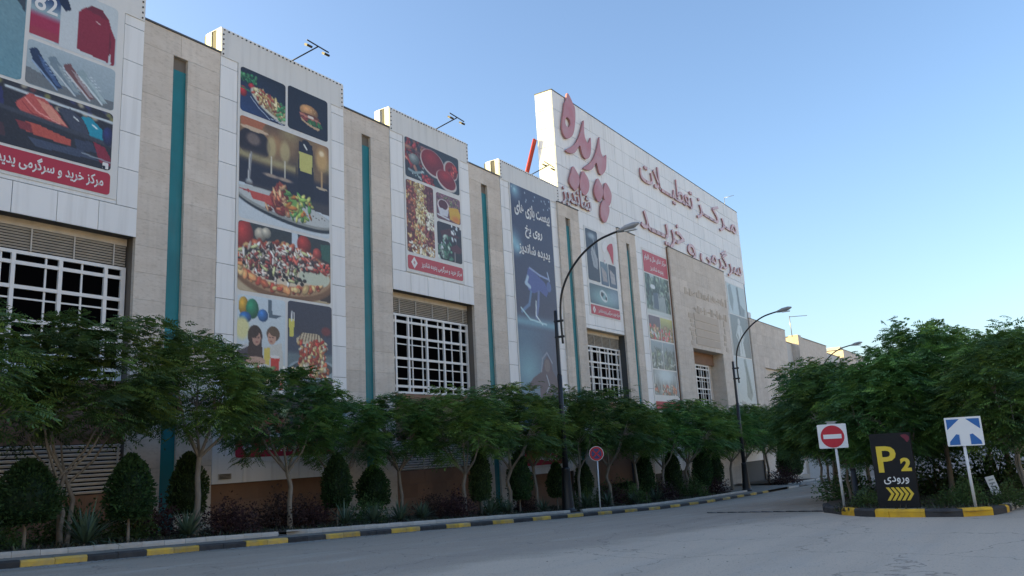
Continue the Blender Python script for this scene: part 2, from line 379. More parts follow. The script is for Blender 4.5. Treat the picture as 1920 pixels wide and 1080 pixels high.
# traffic island
ISL = [(60, 9.4), (45, 8.6), (32, 7.2), (26.5, 6.3), (24.9, 5.9), (24.2, 5.5), (23.3, 5.0), (22.5, 4.4), (22.12, 3.7), (22.07, 3.0), (22.1, 2.4), (22.25, 1.9), (22.7, 1.5), (23.5, 1.25), (26.5, .98), (32, .6), (45, -.5), (60, -2)]
kerb_blocks('island_kerb', ISL[3:9], .42, .19, .2, lambda i, c: (KYELI if i in (8, 9, 12, 13) else KBLK) if True else 0)
kerb_blocks('island_kerb', ISL[8:14], .74, .19, .2, lambda i, c: KBLK if i % 2 else KYELI)
kerb_blocks('island_kerb', ISL[13:], .40, .17, .2, lambda i, c: KBLK if i % 2 else (KYELI if c[0] < 24 else KWHT))
ic = (40., 3.6)
V = [(x, y, gz(x, y)+.12) for x, y in ISL]; c0 = len(V)
V += [(x*.5+ic[0]*.5, y*.6+3.6*.4, gz(x*.5+ic[0]*.5, y*.6+1.4)+.2) for x, y in ISL]; c1 = len(V); V.append((ic[0], ic[1], gz(*ic)+.22))
nI = len(ISL); F = [(i, (i+1) % nI, c0+(i+1) % nI, c0+i)[::-1] for i in range(nI)]+[(c0+i, c0+(i+1) % nI, c1)[::-1] for i in range(nI)]
tag(meshobj('island_soil', V, F, SOIL, None, True), kind='structure')
# drain channel across the carriageway
def drain():
    a, b = np.array((27.9, 10.5)), np.array((25.4, 5.9)); d = (b-a)/np.linalg.norm(b-a); nrm = np.array((-d[1], d[0])); L = np.linalg.norm(b-a)
    root = empty('drain_grate', (*a, gz(*a)), 'dark metal drain channel set across the carriageway', 'drain')
    n = int(L/.5); 
    for i in range(n):
        p = a+d*(i+.5)*L/n
        o = ubox('grate_section', -.5, .5, -.5, .5, -.5, .5, BLACKMETAL, root); o.location = (*p, gz(*p)+.008); o.scale = (L/n-.03, .2, .02)
        o.rotation_euler = (0, 0, math.atan2(d[1], d[0]))
drain()

# ------------------------------------------------------------------ shopping centre
FY = 25.0
TOP_B, TOP_S, ROW = 17.17, 16.05, 1.337
JOINTS = [8.86+ROW*k for k in range(-9, 12)]
mall = empty('shopping_centre', (20, FY, gz(20, KY)), 'long pale shopping centre with stone piers, white panel bays and tall sign wall', 'building')
def part(name, L, m): return boxes(name, L, m, mall)
part('roof_mass', [(-75, 83.7, 26.4, 62, -6, 15.6)], ROOF)
part('wall', [(-75, 5.0, 25.2, 26.39, -6, 16.0)], STONE)
def pier(a, b, top=TOP_S, teal=True, tx=1.20, tw=.60, bottom=-4.6, front=FY+.03, teal_top=14.65):
    core = boxes('stone_pier', [(a+.04, b-.04, front+.16, front+1.2, bottom, top-.06)], STONED, mall)
    z = bottom; rows = []
    while z < top-.01: rows.append((z, min(z+.94, top))); z += .94
    cols = [(a, a+tx), (a+tx+tw, b)] if teal else [(a, (a+b)/2), ((a+b)/2, b)]
    for j, (z0, z1) in enumerate(rows):
        cc = cols if (teal and z0 < teal_top-.4) else [(a, a+tx+.3*(j % 2)), (a+tx+.3*(j % 2), b)]
        for x0, x1 in cc:
            zz1 = min(z1, teal_top) if False else z1
            ubox('stone_slab', x0+.003, x1-.003, front+random.uniform(-.004, .004), front+.158, z0+.003, zz1-.003, STONE, core)
    if teal:
        ubox('accent_strip', a+tx+.002, a+tx+tw-.002, front+.12, front+.155, bottom, teal_top, TEAL, core)
    ubox('coping', a-.02, b+.02, front-.04, front+.6, top+.004, top+.07, COPING, core)
    return core
def bay(x0, x1, bottom, top=TOP_B, base=None, mid=True, parapet=True, banner=None, soffit=False):
    """white composite-panel bay; the panels are laid one by one on a dark backing"""
    core = boxes('facade_bay', [(x0+.03, x1-.03, FY+.055, FY+(.5 if soffit else 1.1), bottom+.02, top-.03)], PANELB, mall)
    zs = [bottom]+[z for z in JOINTS if bottom+.3 < z < top-.2]+[top]
    for j, (z0, z1) in enumerate(zip(zs, zs[1:])):
        if banner and z0 > banner[2]-.3: cols = [x0, banner[0]-.02, banner[1]+.02, x1]
        else: cols = list(np.linspace(x0, x1, 6))
        for i, (a, b) in enumerate(zip(cols, cols[1:])):
            ubox('cladding_panel', a+.011, b-.011, FY+random.uniform(-.003, .003), FY+.05, z0+.011, z1-.011, PANEL, core)
    if parapet:   # the end return of the parapet, folded in two strips
        for (ya, yb, ins) in ((FY+.055, FY+.3, 0), (FY+.3, FY+.62, .12), (FY+.62, FY+.98, 0)):
            ubox('parapet_return', x0+ins+.001, x0+.4+ins, ya+.002, yb, TOP_S-.4, top-.002*(1+ins), PANEL, core)
        ubox('coping', x0+.02, x1-.02, FY+.03, FY+.9, top+.002, top+.03, PANEL, core)
    return core
def clips(core, x0, x1, z0, z1):
    """dark lamp string clipped along the edge of the parapet"""
    L = []
    for x in np.arange(x0+.1, x1-.05, .21): L.append((x, x+.055, FY-.065, FY-.032, z1-.12+random.uniform(-.015, .015), z1-.075))
    for z in np.arange(z0, z1-.15, .21):
        for x in (x0+.07, x1-.15): L.append((x, x+.045, FY-.065, FY-.032, z, z+.055))
    o = boxes('lamp_string', L, BLACKMETAL, core); o['kind'] = 'stuff'
def window(x0, x1, z0=3.0, z1=6.85, lz=7.62, Y=FY+.5, vt=(.62, 1.55, 2.95, 4.32, 5.75), vn=(1.86, 2.62, 3.9, 5.0)):
    w = x1-x0; k = w/6.42
    root = boxes('window', [(x0, x1, Y, Y+.1, z0, z0+.1), (x0, x1, Y, Y+.1, z1-.09, z1+.02), (x0, x0+.1, Y, Y+.1, z0+.1, z1-.09), (x1-.16, x1, Y, Y+.1, z0+.1, z1-.09)], WFRAME, mall)
    TV = [x0+t*k for t in vt]; TH = [z0+(z1-z0)*f for f in (.09, .44, .71, .905)]
    for x in TV: ubox('mullion', x-.06, x+.06, Y-.02, Y+.07, z0+.1, z1-.09, WFRAME, root)
    for z in TH: ubox('transom', x0+.1, x1-.16, Y-.005, Y+.06, z-.058, z+.058, WFRAME, root)
    for x in [x0+t*k for t in vn]: ubox('thin_bar', x-.028, x+.028, Y+.03, Y+.075, z0+.1, z1-.09, WFRAME, root)
    for f in (.185, .33, .62): z = z0+(z1-z0)*f; ubox('thin_bar', x0+.1, x1-.16, Y+.035, Y+.072, z-.026, z+.026, WFRAME, root)
    xx = [x0+.1]+TV+[x1-.16]; zz = [z0+.1]+TH+[z1-.09]
    for a, b in zip(xx, xx[1:]):
        for c, d in zip(zz, zz[1:]): ubox('pane', a+.004, b-.004, Y+.08, Y+.095, c+.004, d-.004, DARKGLASS, root)
    # ventilation louvre above
    lv = boxes('louvre', [(x0, x1, Y+.075, Y+.1, z1+.03, lz)], DARK, mall)
    n = 8; h = (lz-z1-.05)/n
    for i in range(n):
        zc = z1+.06+h*(i+.4); o = ubox('slat', x0+.02, x1-.02, -.5, .5, -.5, .5, LOUV, lv)
        o.location = ((x0+x1)/2, Y+.03, zc); o.scale = (x1-x0-.04, .06, .014); o.rotation_euler = (R(-50), 0, 0)
    for f in (.14, .33, .53, .73, .93): x = x0+w*f; ubox('louvre_post', x-.022, x+.022, Y-.035, Y-.006, z1+.03, lz, LOUV, lv)
    ubox('lintel', x0, x1, Y, Y+.1, lz+.004, 7.9, STONE, root)
def base_wall(x0, x1, top, Y, m=BROWN, bottom=-4.8):
    core = boxes('base_wall', [(x0+.02, x1-.02, Y+.1, Y+.5, bottom, top-.02)], STONED, mall); z = top; j = 0
    while z > bottom:
        zb = max(bottom, z-.62); xs = [x0]+[x for x in np.arange(x0-(j % 2)*.55, x1, 1.1) if x0+.1 < x < x1-.1]+[x1]
        for a, b in zip(xs, xs[1:]): ubox('base_slab', a+.003, b-.003, Y+random.uniform(-.003, .003), Y+.097, zb+.003, z-.003, m, core)
        z = zb-.001; j += 1
        if z < bottom+.05: break
def base_louvre(x0, x1, z0, z1, Y):
    lv = boxes('louvre', [(x0, x1, Y+.13, Y+.16, z0, z1)], DARK, mall); n = 12; h = (z1-z0)/n
    for i in range(n):
        o = ubox('slat', -.5, .5, -.5, .5, -.5, .5, WFRAME, lv); o.location = ((x0+x1)/2, Y+.05, z0+h*(i+.5)); o.scale = (x1-x0-.02, .085, .02); o.rotation_euler = (R(-52), 0, 0)
    for f in (.02, .33, .66, .98): x = x0+(x1-x0)*f; ubox('louvre_post', x-.03, x+.03, Y-.04, Y-.012, z0, z1, LOUV, lv)
PX = [(5.1, 8.3), (14.975, 18.175), (24.825, 27.95), (34.45, 37.575)]
for a, b in PX: pier(a, b)
bn = {0: (9.0, 14.2, 9.0), 2: (19.0, 24.02, .1), 4: (28.93, 33.62, 8.9), 6: (38.5, 43.4, -1.0)}
C0 = bay(8.3, 14.975, 7.85, banner=bn[0], soffit=True)
C2 = bay(18.175, 24.825, -.58, banner=bn[2])
C4 = bay(27.95, 34.45, 7.87, banner=bn[4], soffit=True)
C6 = bay(37.575, 44.5, -1.36, banner=bn[6])
for c, x0, x1 in ((C0, 8.3, 14.975), (C2, 18.175, 24.825), (C4, 27.95, 34.45), (C6, 37.575, 44.5)): clips(c, x0, x1, 16.0, TOP_B)
for x0, x1, lt in ((8.3, 14.975, .95), (27.95, 34.45, .75)):
    window(x0+.02, x1-.02)
    part('spandrel_backing', [(x0+.02, x1-.02, FY+.62, FY+.9, .5, 2.99)], STONED)
    base_wall(x0+.003, x1-.003, 2.985, FY+.5, bottom=lt+.004); base_louvre(x0+.03, x1-.03, -.6, lt, FY+.27)
    part('window_void', [(x0+.1, x1-.1, FY+.72, FY+.76, 3.0, 7.8)], DARK)
    base_wall(x0+.003, x1-.003, -.61, FY+.25)
base_wall(18.18, 24.82, -.585, FY+.2); base_wall(37.58, 44.1, -1.365, FY+.2)
ubox('vent_grille', 18.42, 18.98, FY-.03, FY-.008, -.42, -.22, LOUV, C2)
for k in range(4): ubox('vent_slat', 18.46, 18.94, FY-.045, FY-.032, -.40+.045*k, -.375+.045*k, BLACKMETAL, C2)

# tall sign wall with the bays below it
TX0, TX1, TTOP = 44.55, 83.85, 24.2
TB = FY+1.35
tall = boxes('sign_wall', [(TX0+.05, TX1-.05, FY+.055, TB-.05, 7.96, TTOP-.04), (TX0+.05, 46.96, FY+.055, TB-.05, -4.8, 7.95), (53.01, 65.94, FY+.055, TB-.05, -4.8, 7.95), (73.62, TX1-.05, FY+.055, TB-.05, -4.8, 7.95), (65.95, 73.61, FY+.055, TB-.05, -4.8, 2.88)], PANELB, mall)
part('window_void', [(47.0, 53.0, FY+.75, FY+.8, 2.9, 7.9)], DARK)
TJ = [TTOP-ROW*k for k in range(0, 24)]
def wall_rows(x0, x1, z_hi, z_lo, step, off):
    zs = [z for z in TJ if z_lo+.25 < z < z_hi-.25]; zs = [z_hi]+zs+[z_lo]
    for j, (z1, z0) in enumerate(zip(zs, zs[1:])):
        xs = [x0]+[x for x in np.arange(x0-(step/2 if j % 2 else 0)+off, x1, step) if x0+.3 < x < x1-.3]+[x1]
        for a, b in zip(xs, xs[1:]):
            ubox('cladding_panel', a+.012, b-.012, FY+random.uniform(-.004, .004), FY+.05, z0+.012, z1-.012, PANEL, tall)
wall_rows(TX0, TX1, TTOP, 16.15, 2.67, 0)
wall_rows(46.95, 53.0, 16.15, 7.9, 3.03, 0); wall_rows(56.1, 62.48, 16.15, -2.2, 3.2, 0); wall_rows(76.45, 83.35, 16.15, -2.2, 3.45, 0)
for j, (z1, z0) in enumerate(zip(TJ, TJ[1:])):
    if z0 < 15: break
    ubox('cladding_panel', TX0-.004, TX0+.046, FY+.056, TB, z0+.012, z1-.012, PANEL, tall)
    ubox('cladding_panel', TX1-.046, TX1+.004, FY+.056, TB, z0+.012, z1-.012, PANEL, tall)
ubox('coping', TX0-.03, TX1+.03, FY-.03, TB+.03, TTOP+.003, TTOP+.05, COPING, tall)
pier(44.1, 46.93, front=FY-.12, top=16.0, tx=.95, tw=.62); pier(53.03, 56.08, front=FY-.1, top=16.05, tx=1.35, tw=.55)
window(47.0, 53.0); part('spandrel', [(46.97, 53.0, FY+.3, FY+.5, -2.5, 2.98)], BROWN)
part('soffit', [(46.97, 53.0, FY+.02, FY+.6, 7.88, 7.895)], STONE)
base_wall(56.1, 62.4, -2.21, FY+.1); base_wall(76.5, 83.3, -2.21, FY+.1)
# stone portal
def portal(a, b, top, o0, o1, oz, front, depth, bottom=-4.8, zb=2.9):
    core = boxes('stone_portal', [(a+.05, o0-.02, front+.13, FY+.04, bottom, top-.05), (o1+.02, b-.05, front+.13, FY+.04, bottom, top-.05), (o0-.02, o1+.02, front+.13, FY+.04, oz+.02, top-.05), (o0-.02, o1+.02, front+.13, FY+.04, bottom, zb-.02)], STONED, mall)
    z = bottom; j = 0
    while z < top-.01:
        z1 = min(z+1.18, top)
        if z < oz < z1-.2: z1 = oz
        if z < zb < z1: z1 = zb
        segs = [(a, o0), (o1, b)] if (z >= zb-.01 and z1 <= oz+.01) else [(a, o0), (o0, (o0+o1)/2), ((o0+o1)/2, o1), (o1, b)]
        for x0, x1 in segs:
            m_ = max(1, round((x1-x0)/1.9)); e = np.linspace(x0, x1, m_+1)
            for p, q in zip(e, e[1:]): ubox('stone_slab', p+.003, q-.003, front+random.uniform(-.004, .004), front+.125, z+.003, z1-.003, STONE, core)
        z = z1; j += 1
    ubox('side_slab', a+.001, a+.048, front+.13, FY-.004, bottom, top, BROWN, core)
    ubox('coping', a-.03, b+.03, front-.04, FY+.02, top+.004, top+.06, COPING, core)
    ubox('reveal', o1-.001, o1+.018, front+.13, front+depth, zb, oz, STONE, core); ubox('reveal', o0-.018, o0+.001, front+.13, front+depth, zb, oz, STONE, core)
    ubox('reveal_head', o0+.002, o1-.002, front+.13, front+depth, oz-.001, oz+.018, STONE, core)
    return core
PO = portal(62.5, 76.42, 16.3, 65.96, 73.6, 7.95, FY-.25, 1.35)
part('window_back', [(66.0, 73.55, FY+1.06, FY+1.1, 2.9, 7.93)], STONE)
part('window_head', [(66.0, 73.58, FY+.75, FY+1.05, 6.9, 7.93)], BROWN)
window(66.02, 72.4, 2.95, 6.8, 6.86, Y=FY+.85)
# carved bands of the portal (worn stone relief)
for (z0, h, n, xa, xb) in ((12.6, .9, 26, 65.2, 75.8), (11.2, .8, 22, 66.8, 75.6)):
    x = xa
    while x < xb:
        w = random.uniform(.12, .5); hh = h*random.uniform(.25, 1)
        ubox('carved_relief', x, x+w, FY-.25-random.uniform(.02, .05), FY-.252, z0+random.uniform(0, h-hh), z0+hh, RELIEF, PO); x += w+random.uniform(.05, .2)
for xa in (65.6, 74.2):
    z = 8.2
    while z < 11:
        hh = random.uniform(.2, .6); ubox('carved_relief', xa+random.uniform(0, .5), xa+random.uniform(.7, 1.2), FY-.25-.03, FY-.252, z, z+hh, RELIEF, PO); z += hh+random.uniform(.08, .2)
for k in range(4): ubox('carved_panel', 66.9, 73.1, FY-.29, FY-.252, 8.35+.72*k, 8.98+.72*k, RELIEF, PO)
# lower stone block further along
BL = portal(83.4, 97.1, 12.43, 87.3, 93.9, 8.5, FY-.15, .55, zb=-2)
part('blind_door', [(87.32, 93.88, FY+.3, FY+.36, -2, 8.48)], BROWN)
part('block_wall', [(83.5, 97.0, FY+.1, FY+9, -5, 12.3)], STONE)
part('parapet_box', [(83.9, 86.7, FY+.6, FY+2.5, 12.3, 13.5)], PANEL)
# roof items on the shopping centre
part('roof_box', [(35.0, 35.9, 26.5, 27.6, 15.6, 17.2), (35.95, 37.5, 26.9, 27.4, 15.6, 16.8)], PANEL)
part('vent_stack', [(37.6, 37.9, 25.9, 26.2, 15.6, 16.6)], GREYMETAL)
tubes('brace', [([(44.2, 28.3, 15.6), (44.3, 26.45, 20.9)], .10), ([(44.42, 28.3, 15.6), (44.5, 26.45, 20.9)], .07)], REDPAINT, mall, 6)
tubes('roof_mast', [([(83.2, 26.0, 24.2), (83.2, 26.0, 26.0)], .03), ([(83.2, 26.0, 25.95), (83.2, 24.9, 26.0)], .025)], GREYMETAL, mall, 5)

def floodlight(x, spread, label):
    r = empty('roof_floodlight', (x, FY+.2, TOP_B), label, 'floodlight', 'floodlights along the roof edge')
    e = (x+.45, FY-1.0, TOP_B+.55)
    tubes('arm', [([(x-.2, FY+.3, TOP_B-.1), e], .03)], BLACKMETAL, r, 6)
    tubes('cross_bar', [([(e[0]-.62, e[1], e[2]+.06), (e[0]+.62, e[1], e[2]-.02)], .03)], BLACKMETAL, r, 6)
    for s in (-.5, .5):
        h = boxes('lamp_head', [(-.15, .15, -.10, .10, -.045, .045)], BLACKMETAL, r); h.location = (e[0]+s, e[1]+.05, e[2]-.14); h.rotation_euler = (R(30), 0, 0)
        h.matrix_parent_inverse = r.matrix_basis.inverted()
        gl = boxes('lens', [(-.12, .12, -.08, .08, -.056, -.047)], LAMPGLASS); gl.parent = h
floodlight(21.9, .5, 'twin floodlight on the roof edge above the pizza banner')
floodlight(31.8, .5, 'twin floodlight on the roof edge above the spice banner')
floodlight(41.4, .5, 'twin floodlight on the roof edge above the ice-skating banner')

# ------------------------------------------------------------------ far buildings
def far_building(x0, x1, y0, top, m, label, extra=()):
    r = empty('annex_building', (x0, y0, gz(x0, KY)), label, 'building')
    boxes('wall', [(x0, x1, y0, y0+14, -6, top)], m, r); boxes('coping', [(x0-.05, x1+.05, y0-.05, y0+14.05, top+.004, top+.1)], COPING, r)
    for e in extra: boxes(e[0], [e[1]], e[2], r)
    return r
far_building(97.3, 101.4, FY+.3, 11.2, PLASTER, 'low white link building past the stone block')
r = far_building(101.6, 117.5, FY-.3, 12.1, STONE, 'grey stone annex beyond the white link building', [('corner_column', (101.2, 102.6, FY-.6, FY+.6, -6, 12.25), STONE), ('window', (106, 112, FY-.34, FY-.31, 2, 7), DARKGLASS)])
tubes('roof_mast', [([(100.8, FY, 12.0), (100.6, FY, 14.6)], .05), ([(100.6, FY, 14.5), (102.9, FY-1.6, 14.7)], .04)], GREYMETAL, r, 5)
far_building(117.8, 128.0, FY+.2, 11.3, PLASTER, 'far white wall behind the third street lamp')
far_building(128.3, 146.0, FY-.4, 12.4, STONE, 'farthest pale block at the end of the street', [('roof_kiosk', (131, 133, FY+.5, FY+2.5, 12.4, 13.2), PLASTER)])

# ------------------------------------------------------------------ printed banners (painted with numpy, stored as a colour layer)
class Pic:
    def __init__(s, w, h, px=.036, bgc=(255, 255, 255)):
        s.w, s.h = w, h; s.nx, s.ny = max(8, int(w/px)), max(8, int(h/px))
        s.U, s.V = np.meshgrid(np.linspace(0, 1, s.nx+1), np.linspace(0, 1, s.ny+1)); s.asp = h/w
        s.C = np.ones((s.ny+1, s.nx+1, 3))*np.array(bgc, float)
    def grad(s, a, b, v0=0, v1=1):
        t = np.clip((s.V-v0)/(v1-v0), 0, 1)[..., None]; s.C = np.array(a)*(1-t)+np.array(b)*t; return s
    def put(s, M, c): M = np.clip(M, 0, 1)[..., None]; s.C = s.C*(1-M)+np.array(c, float)*M; return s
    def sd(s, cx, cy, rx, ry, rot=0):
        x, y = s.U-cx, (s.V-cy)*s.asp; a = R(rot); X = x*math.cos(a)+y*math.sin(a); Y = -x*math.sin(a)+y*math.cos(a)
        return np.sqrt((X/rx)**2+(Y/(ry*s.asp))**2)
    def ell(s, cx, cy, rx, ry, c, rot=0, soft=.06, al=1.): return s.put(np.clip((1-s.sd(cx, cy, rx, ry, rot))/soft+.5, 0, 1)*al, c)
    def ring(s, cx, cy, rx, ry, t, c, rot=0): d = s.sd(cx, cy, rx, ry, rot); return s.put(np.clip((t-np.abs(d-1))/(t*.4), 0, 1), c)
    def ball(s, cx, cy, rx, ry, c, rot=0, k=.45):
        d = s.sd(cx, cy, rx, ry, rot); e = s.sd(cx-rx*.3, cy-ry*.35, rx, ry, rot); M = np.clip((1-d)/.07+.5, 0, 1)
        col = np.array(c, float)*(1.15-k*np.clip(e, 0, 1.5)[..., None]); s.C = s.C*(1-M[..., None])+col*M[..., None]; return s
    def poly(s, pts, c, al=1.):
        ins = np.zeros(s.U.shape, bool); n = len(pts)
        for i in range(n):
            x1, y1 = pts[i]; x2, y2 = pts[(i+1) % n]
            with np.errstate(divide='ignore', invalid='ignore'):
                cr = ((y1 > s.V) != (y2 > s.V)) & (s.U < (x2-x1)*(s.V-y1)/((y2-y1) if y2 != y1 else 1e-9)+x1)
            ins ^= cr
        return s.put(ins*al, c)
    def line(s, a, b, w, c, al=1.):
        ax, ay = a[0], a[1]*s.asp; bx, by = b[0], b[1]*s.asp; px, py = s.U-ax, s.V*s.asp-ay; dx, dy = bx-ax, by-ay
        t = np.clip((px*dx+py*dy)/(dx*dx+dy*dy+1e-9), 0, 1); d = np.hypot(px-t*dx, py-t*dy); return s.put(np.clip((w-d)/(w*.5), 0, 1)*al, c)
    def curve(s, pts, w, c, al=1.):
        for a, b in zip(pts, pts[1:]): s.line(a, b, w, c, al)
        return s
    def bits(s, n, inside, sz, cols, el=(1., 2.4)):
        """scattered little pieces (toppings, nuts, petals) with a lit and a dark edge"""
        r_ = random
        for _ in range(n):
            for _ in range(20):
                u, v = r_.random(), r_.random()
                if inside(u, v): break
            else: continue
            a = r_.uniform(*sz); c = np.array(r_.choice(cols), float)*r_.uniform(.8, 1.15); rot = r_.uniform(0, 180); e = r_.uniform(*el)
            s.ell(u+.006, v+.006/s.asp, a*e, a/s.asp, c*.45, rot, .4); s.ell(u, v, a*e, a/s.asp, c, rot, .4)
            s.ell(u-a*.25, v-a*.25/s.asp, a*e*.5, a*.4/s.asp, np.minimum(c*1.35, 255), rot, .7, .7)
        return s
    def grain(s, amt=6, sc=1): s.C += rng.normal(0, amt, s.C.shape[:2])[..., None]; return s
GAIN = .95
def photo(name, pic, x0, x1, z0, z1, Y, parent, r=.13, gain=None):
    nx, ny = pic.nx, pic.ny; h = z1-z0
    zs = z1-np.linspace(0, 1, ny+1)*h; d = np.minimum(z1-zs, zs-z0); ins = np.where(d < r, r-np.sqrt(np.maximum(0, r*r-(r-d)**2)), 0)
    u = np.linspace(0, 1, nx+1)
    X = (x0+ins)[:, None]+u[None, :]*(x1-x0-2*ins)[:, None]; Z = np.repeat(zs[:, None], nx+1, 1)
    co = np.stack([X, np.full_like(X, Y), Z], -1).reshape(-1, 3)
    i, j = np.meshgrid(np.arange(nx), np.arange(ny)); k = (j*(nx+1)+i).ravel()
    F = np.stack([k, k+nx+1, k+nx+2, k+1], -1)
    me = bpy.data.meshes.new(name); me.vertices.add(len(co)); me.vertices.foreach_set('co', co.astype('f').ravel())
    me.loops.add(F.size); me.loops.foreach_set('vertex_index', F.ravel().astype('i')); me.polygons.add(len(F))
    me.polygons.foreach_set('loop_start', np.arange(0, F.size, 4, dtype='i'))
    me.update(calc_edges=True)
    at = me.color_attributes.new('print', 'FLOAT_COLOR', 'POINT')
    lin = srgb(np.clip(pic.C, 0, 255)).reshape(-1, 3)*(gain or GAIN); at.data.foreach_set('color', np.concatenate([lin, np.ones((len(lin), 1))], 1).astype('f').ravel())
    me.materials.append(PRINT); o = bpy.data.objects.new(name, me); return link(o, parent)
YP, YT = FY-.035, FY-.042
def banner(name, x0, x1, z0, z1, label, xs=None, m=None, tz=15.93, cat='banner'):
    r = empty(name, (x0, FY, z0), label, cat, 'advertising banners on the facade')
    L = [(x0, x1, FY-.028, FY-.006, z0, min(z1, tz))]
    if xs: L.append((xs[0]+.02, xs[1]-.02, FY-.028, FY-.006, tz+.001, z1))
    boxes('sheet', L, m or SHEET, r); return r
def strip(r, x0, x1, z0, z1, m, rad=.12): return flat('caption_strip', shape2d([rrect(x1-x0, z1-z0, rad)], .005), m, r, x0, YP, z0)
CAP = 'مرکز خرید و سرگرمی پدیده شاندیز'
def caption(r, body, x0, x1, z, h=None, bold=.02, m=None): return flat('lettering', text2d(persian(body), x1-x0, h, .005, bold), m or WHITEPRINT, r, x0, YT, z)
def diamond(r, cx, cz, s):
    flat('emblem', shape2d([[(-s*.8, 0), (0, -s), (s*.8, 0), (0, s)]], .005), WHITEPRINT, r, cx, YT, cz)
    for dz, w in ((.22, .30), (.02, .42), (-.2, .26)): flat('emblem_mark', shape2d([rrect(w*s*1.2, .12*s, .05*s)], .004), REDFADE, r, cx-w*s*.6, YT-.006, cz+dz*s-.06*s)

# --- sportswear banner (nearest, cut by the picture's edge)
B0 = banner('sportswear_banner', 9.0, 14.2, 9.0, 17.12, 'sportswear banner with red hoodie, trainers and folded shirts over the nearest window', (8.3, 14.975))
p = Pic(1.85, 3.8, .05).grad((120, 150, 160), (105, 150, 165)); p.poly([(0, 0), (.55, 0), (.5, .35), (.3, .62), (.1, .6), (0, .5)], (30, 36, 46)).poly([(.5, 0), (1, 0), (.98, .38), (.7, .22)], (58, 68, 78)).line((.1, .5), (.35, .72), .05, (40, 46, 52)).ell(.3, .8, .3, .05, (130, 170, 180), 0, 1.)
photo('printed_photo', p.grain(4), 9.12, 10.97, 12.1, 15.9, YP, B0)
p = Pic(2.85, 2.2).grad((196, 206, 210), (205, 212, 216))
p.poly([(.0, .1), (.32, .1), (.32, .97), (.0, .95)], (150, 175, 185)); p.put(((p.U < .32) & (p.V > .1) & (p.V < .5))*np.clip((.52-p.V)/.2, 0, 1), (44, 66, 112)); p.poly([(.0, .08), (.36, .06), (.44, .34), (.38, .40), (.31, .32), (.28, .14)], (26, 34, 62))
p.put(((p.U < .32) & (p.V < .96))*np.clip((p.V-.56)/.10, 0, 1), (165, 36, 72)).put(((p.U < .32) & (p.V < .96))*np.clip((p.V-.80)/.1, 0, .6), (158, 58, 62))
p.poly([(.53, .30), (.60, .20), (.68, .14), (.80, .14), (.88, .22), (.93, .40), (.985, .55), (.985, 1), (.94, .98), (.91, .66), (.90, .97), (.52, .93), (.525, .5)], (140, 28, 48)).poly([(.60, .22), (.67, .13), (.81, .13), (.88, .26), (.76, .24)], (112, 24, 40)).poly([(.90, .45), (.915, .45), (.93, .66), (.9, .95)], (105, 20, 36)).line((.74, .36), (.78, .38), .008, (230, 210, 205))
photo('printed_photo', p.grain(3), 11.1, 13.95, 13.72, 15.92, YP, B0)
caption_ = flat('shirt_number', text2d('82', .72, .62, .004, .012), WHITEPRINT, B0, 11.2, YT, 14.72)
p = Pic(2.85, 1.52).grad((172, 188, 196), (150, 168, 178)); p.poly([(0, .62), (.4, .80), (1, .78), (1, 1), (0, 1)], (112, 118, 122))
for dx, c1, c2, c3 in ((0., (34, 50, 84), (70, 96, 140), (150, 175, 205)), (.2, (120, 138, 150), (150, 165, 172), (205, 214, 218)), (.37, (120, 78, 78), (165, 150, 152), (214, 214, 216)), (.52, (150, 170, 176), (176, 194, 198), (216, 226, 228))):
    p.poly([(.02+dx, .22+dx*.25), (.1+dx, .14+dx*.25), (.16+dx, .30+dx*.2), (.30+dx, .60+dx*.1), (.40+dx, .86), (.33+dx, .92), (.2+dx, .74), (.07+dx, .48)], c1)
    p.poly([(.12+dx, .30+dx*.2), (.17+dx, .34+dx*.2), (.34+dx, .74), (.40+dx, .86), (.33+dx, .84), (.2+dx, .58)], c2).line((.06+dx, .46), (.34+dx, .93), .014, c3)
    for k in range(5): p.line((.17+dx+.025*k, .40+.06*k), (.215+dx+.025*k, .37+.06*k), .006, c3)
photo('printed_photo', p.grain(4), 11.08, 13.95, 12.1, 13.62, YP, B0)
p = Pic(4.85, 2.05).grad((44, 40, 48), (30, 30, 42))
for _ in range(30): p.ell(random.random(), random.uniform(0, .22), .02, .04, random.choice([(200, 190, 160), (120, 60, 60), (60, 60, 110), (150, 150, 80)]), 0, .8, .8)
p.line((.3, .10), (1, .16), .012, (205, 215, 220)).poly([(0, .12), (.28, .14), (.3, .45), (0, .42)], (40, 40, 96))
p.poly([(.36, .32), (.44, .10), (.54, .12), (.62, .26), (.70, .48), (.56, .46), (.40, .44)], (196, 88, 80)).poly([(.48, .14), (.58, .2), (.69, .46), (.58, .40)], (222, 148, 126)).curve([(.42, .2), (.5, .36), (.64, .45)], .006, (240, 160, 150)).curve([(.40, .26), (.46, .4), (.55, .44)], .005, (150, 50, 50))
p.poly([(.62, .2), (.70, .14), (.80, .28), (.84, .5), (.72, .48)], (62, 66, 84)).poly([(.78, .22), (.84, .18), (.93, .34), (.95, .52), (.85, .52), (.82, .36)], (24, 150, 178)).line((.86, .30), (.89, .34), .008, (220, 240, 245)).line((.73, .26), (.76, .3), .006, (230, 235, 235))
p.line((0, .38), (1, .56), .02, (60, 62, 74)).poly([(.38, .58), (.5, .56), (.72, .66), (.72, .76), (.5, .74), (.4, .7)], (190, 82, 66)).poly([(.37, .58), (.46, .58), (.48, .72), (.40, .70)], (130, 44, 50)).poly([(.74, .62), (.86, .60), (.90, .76), (.76, .78)], (52, 60, 84)).poly([(.87, .58), (.95, .62), (.995, .78), (.995, .92), (.92, .9)], (140, 24, 52))
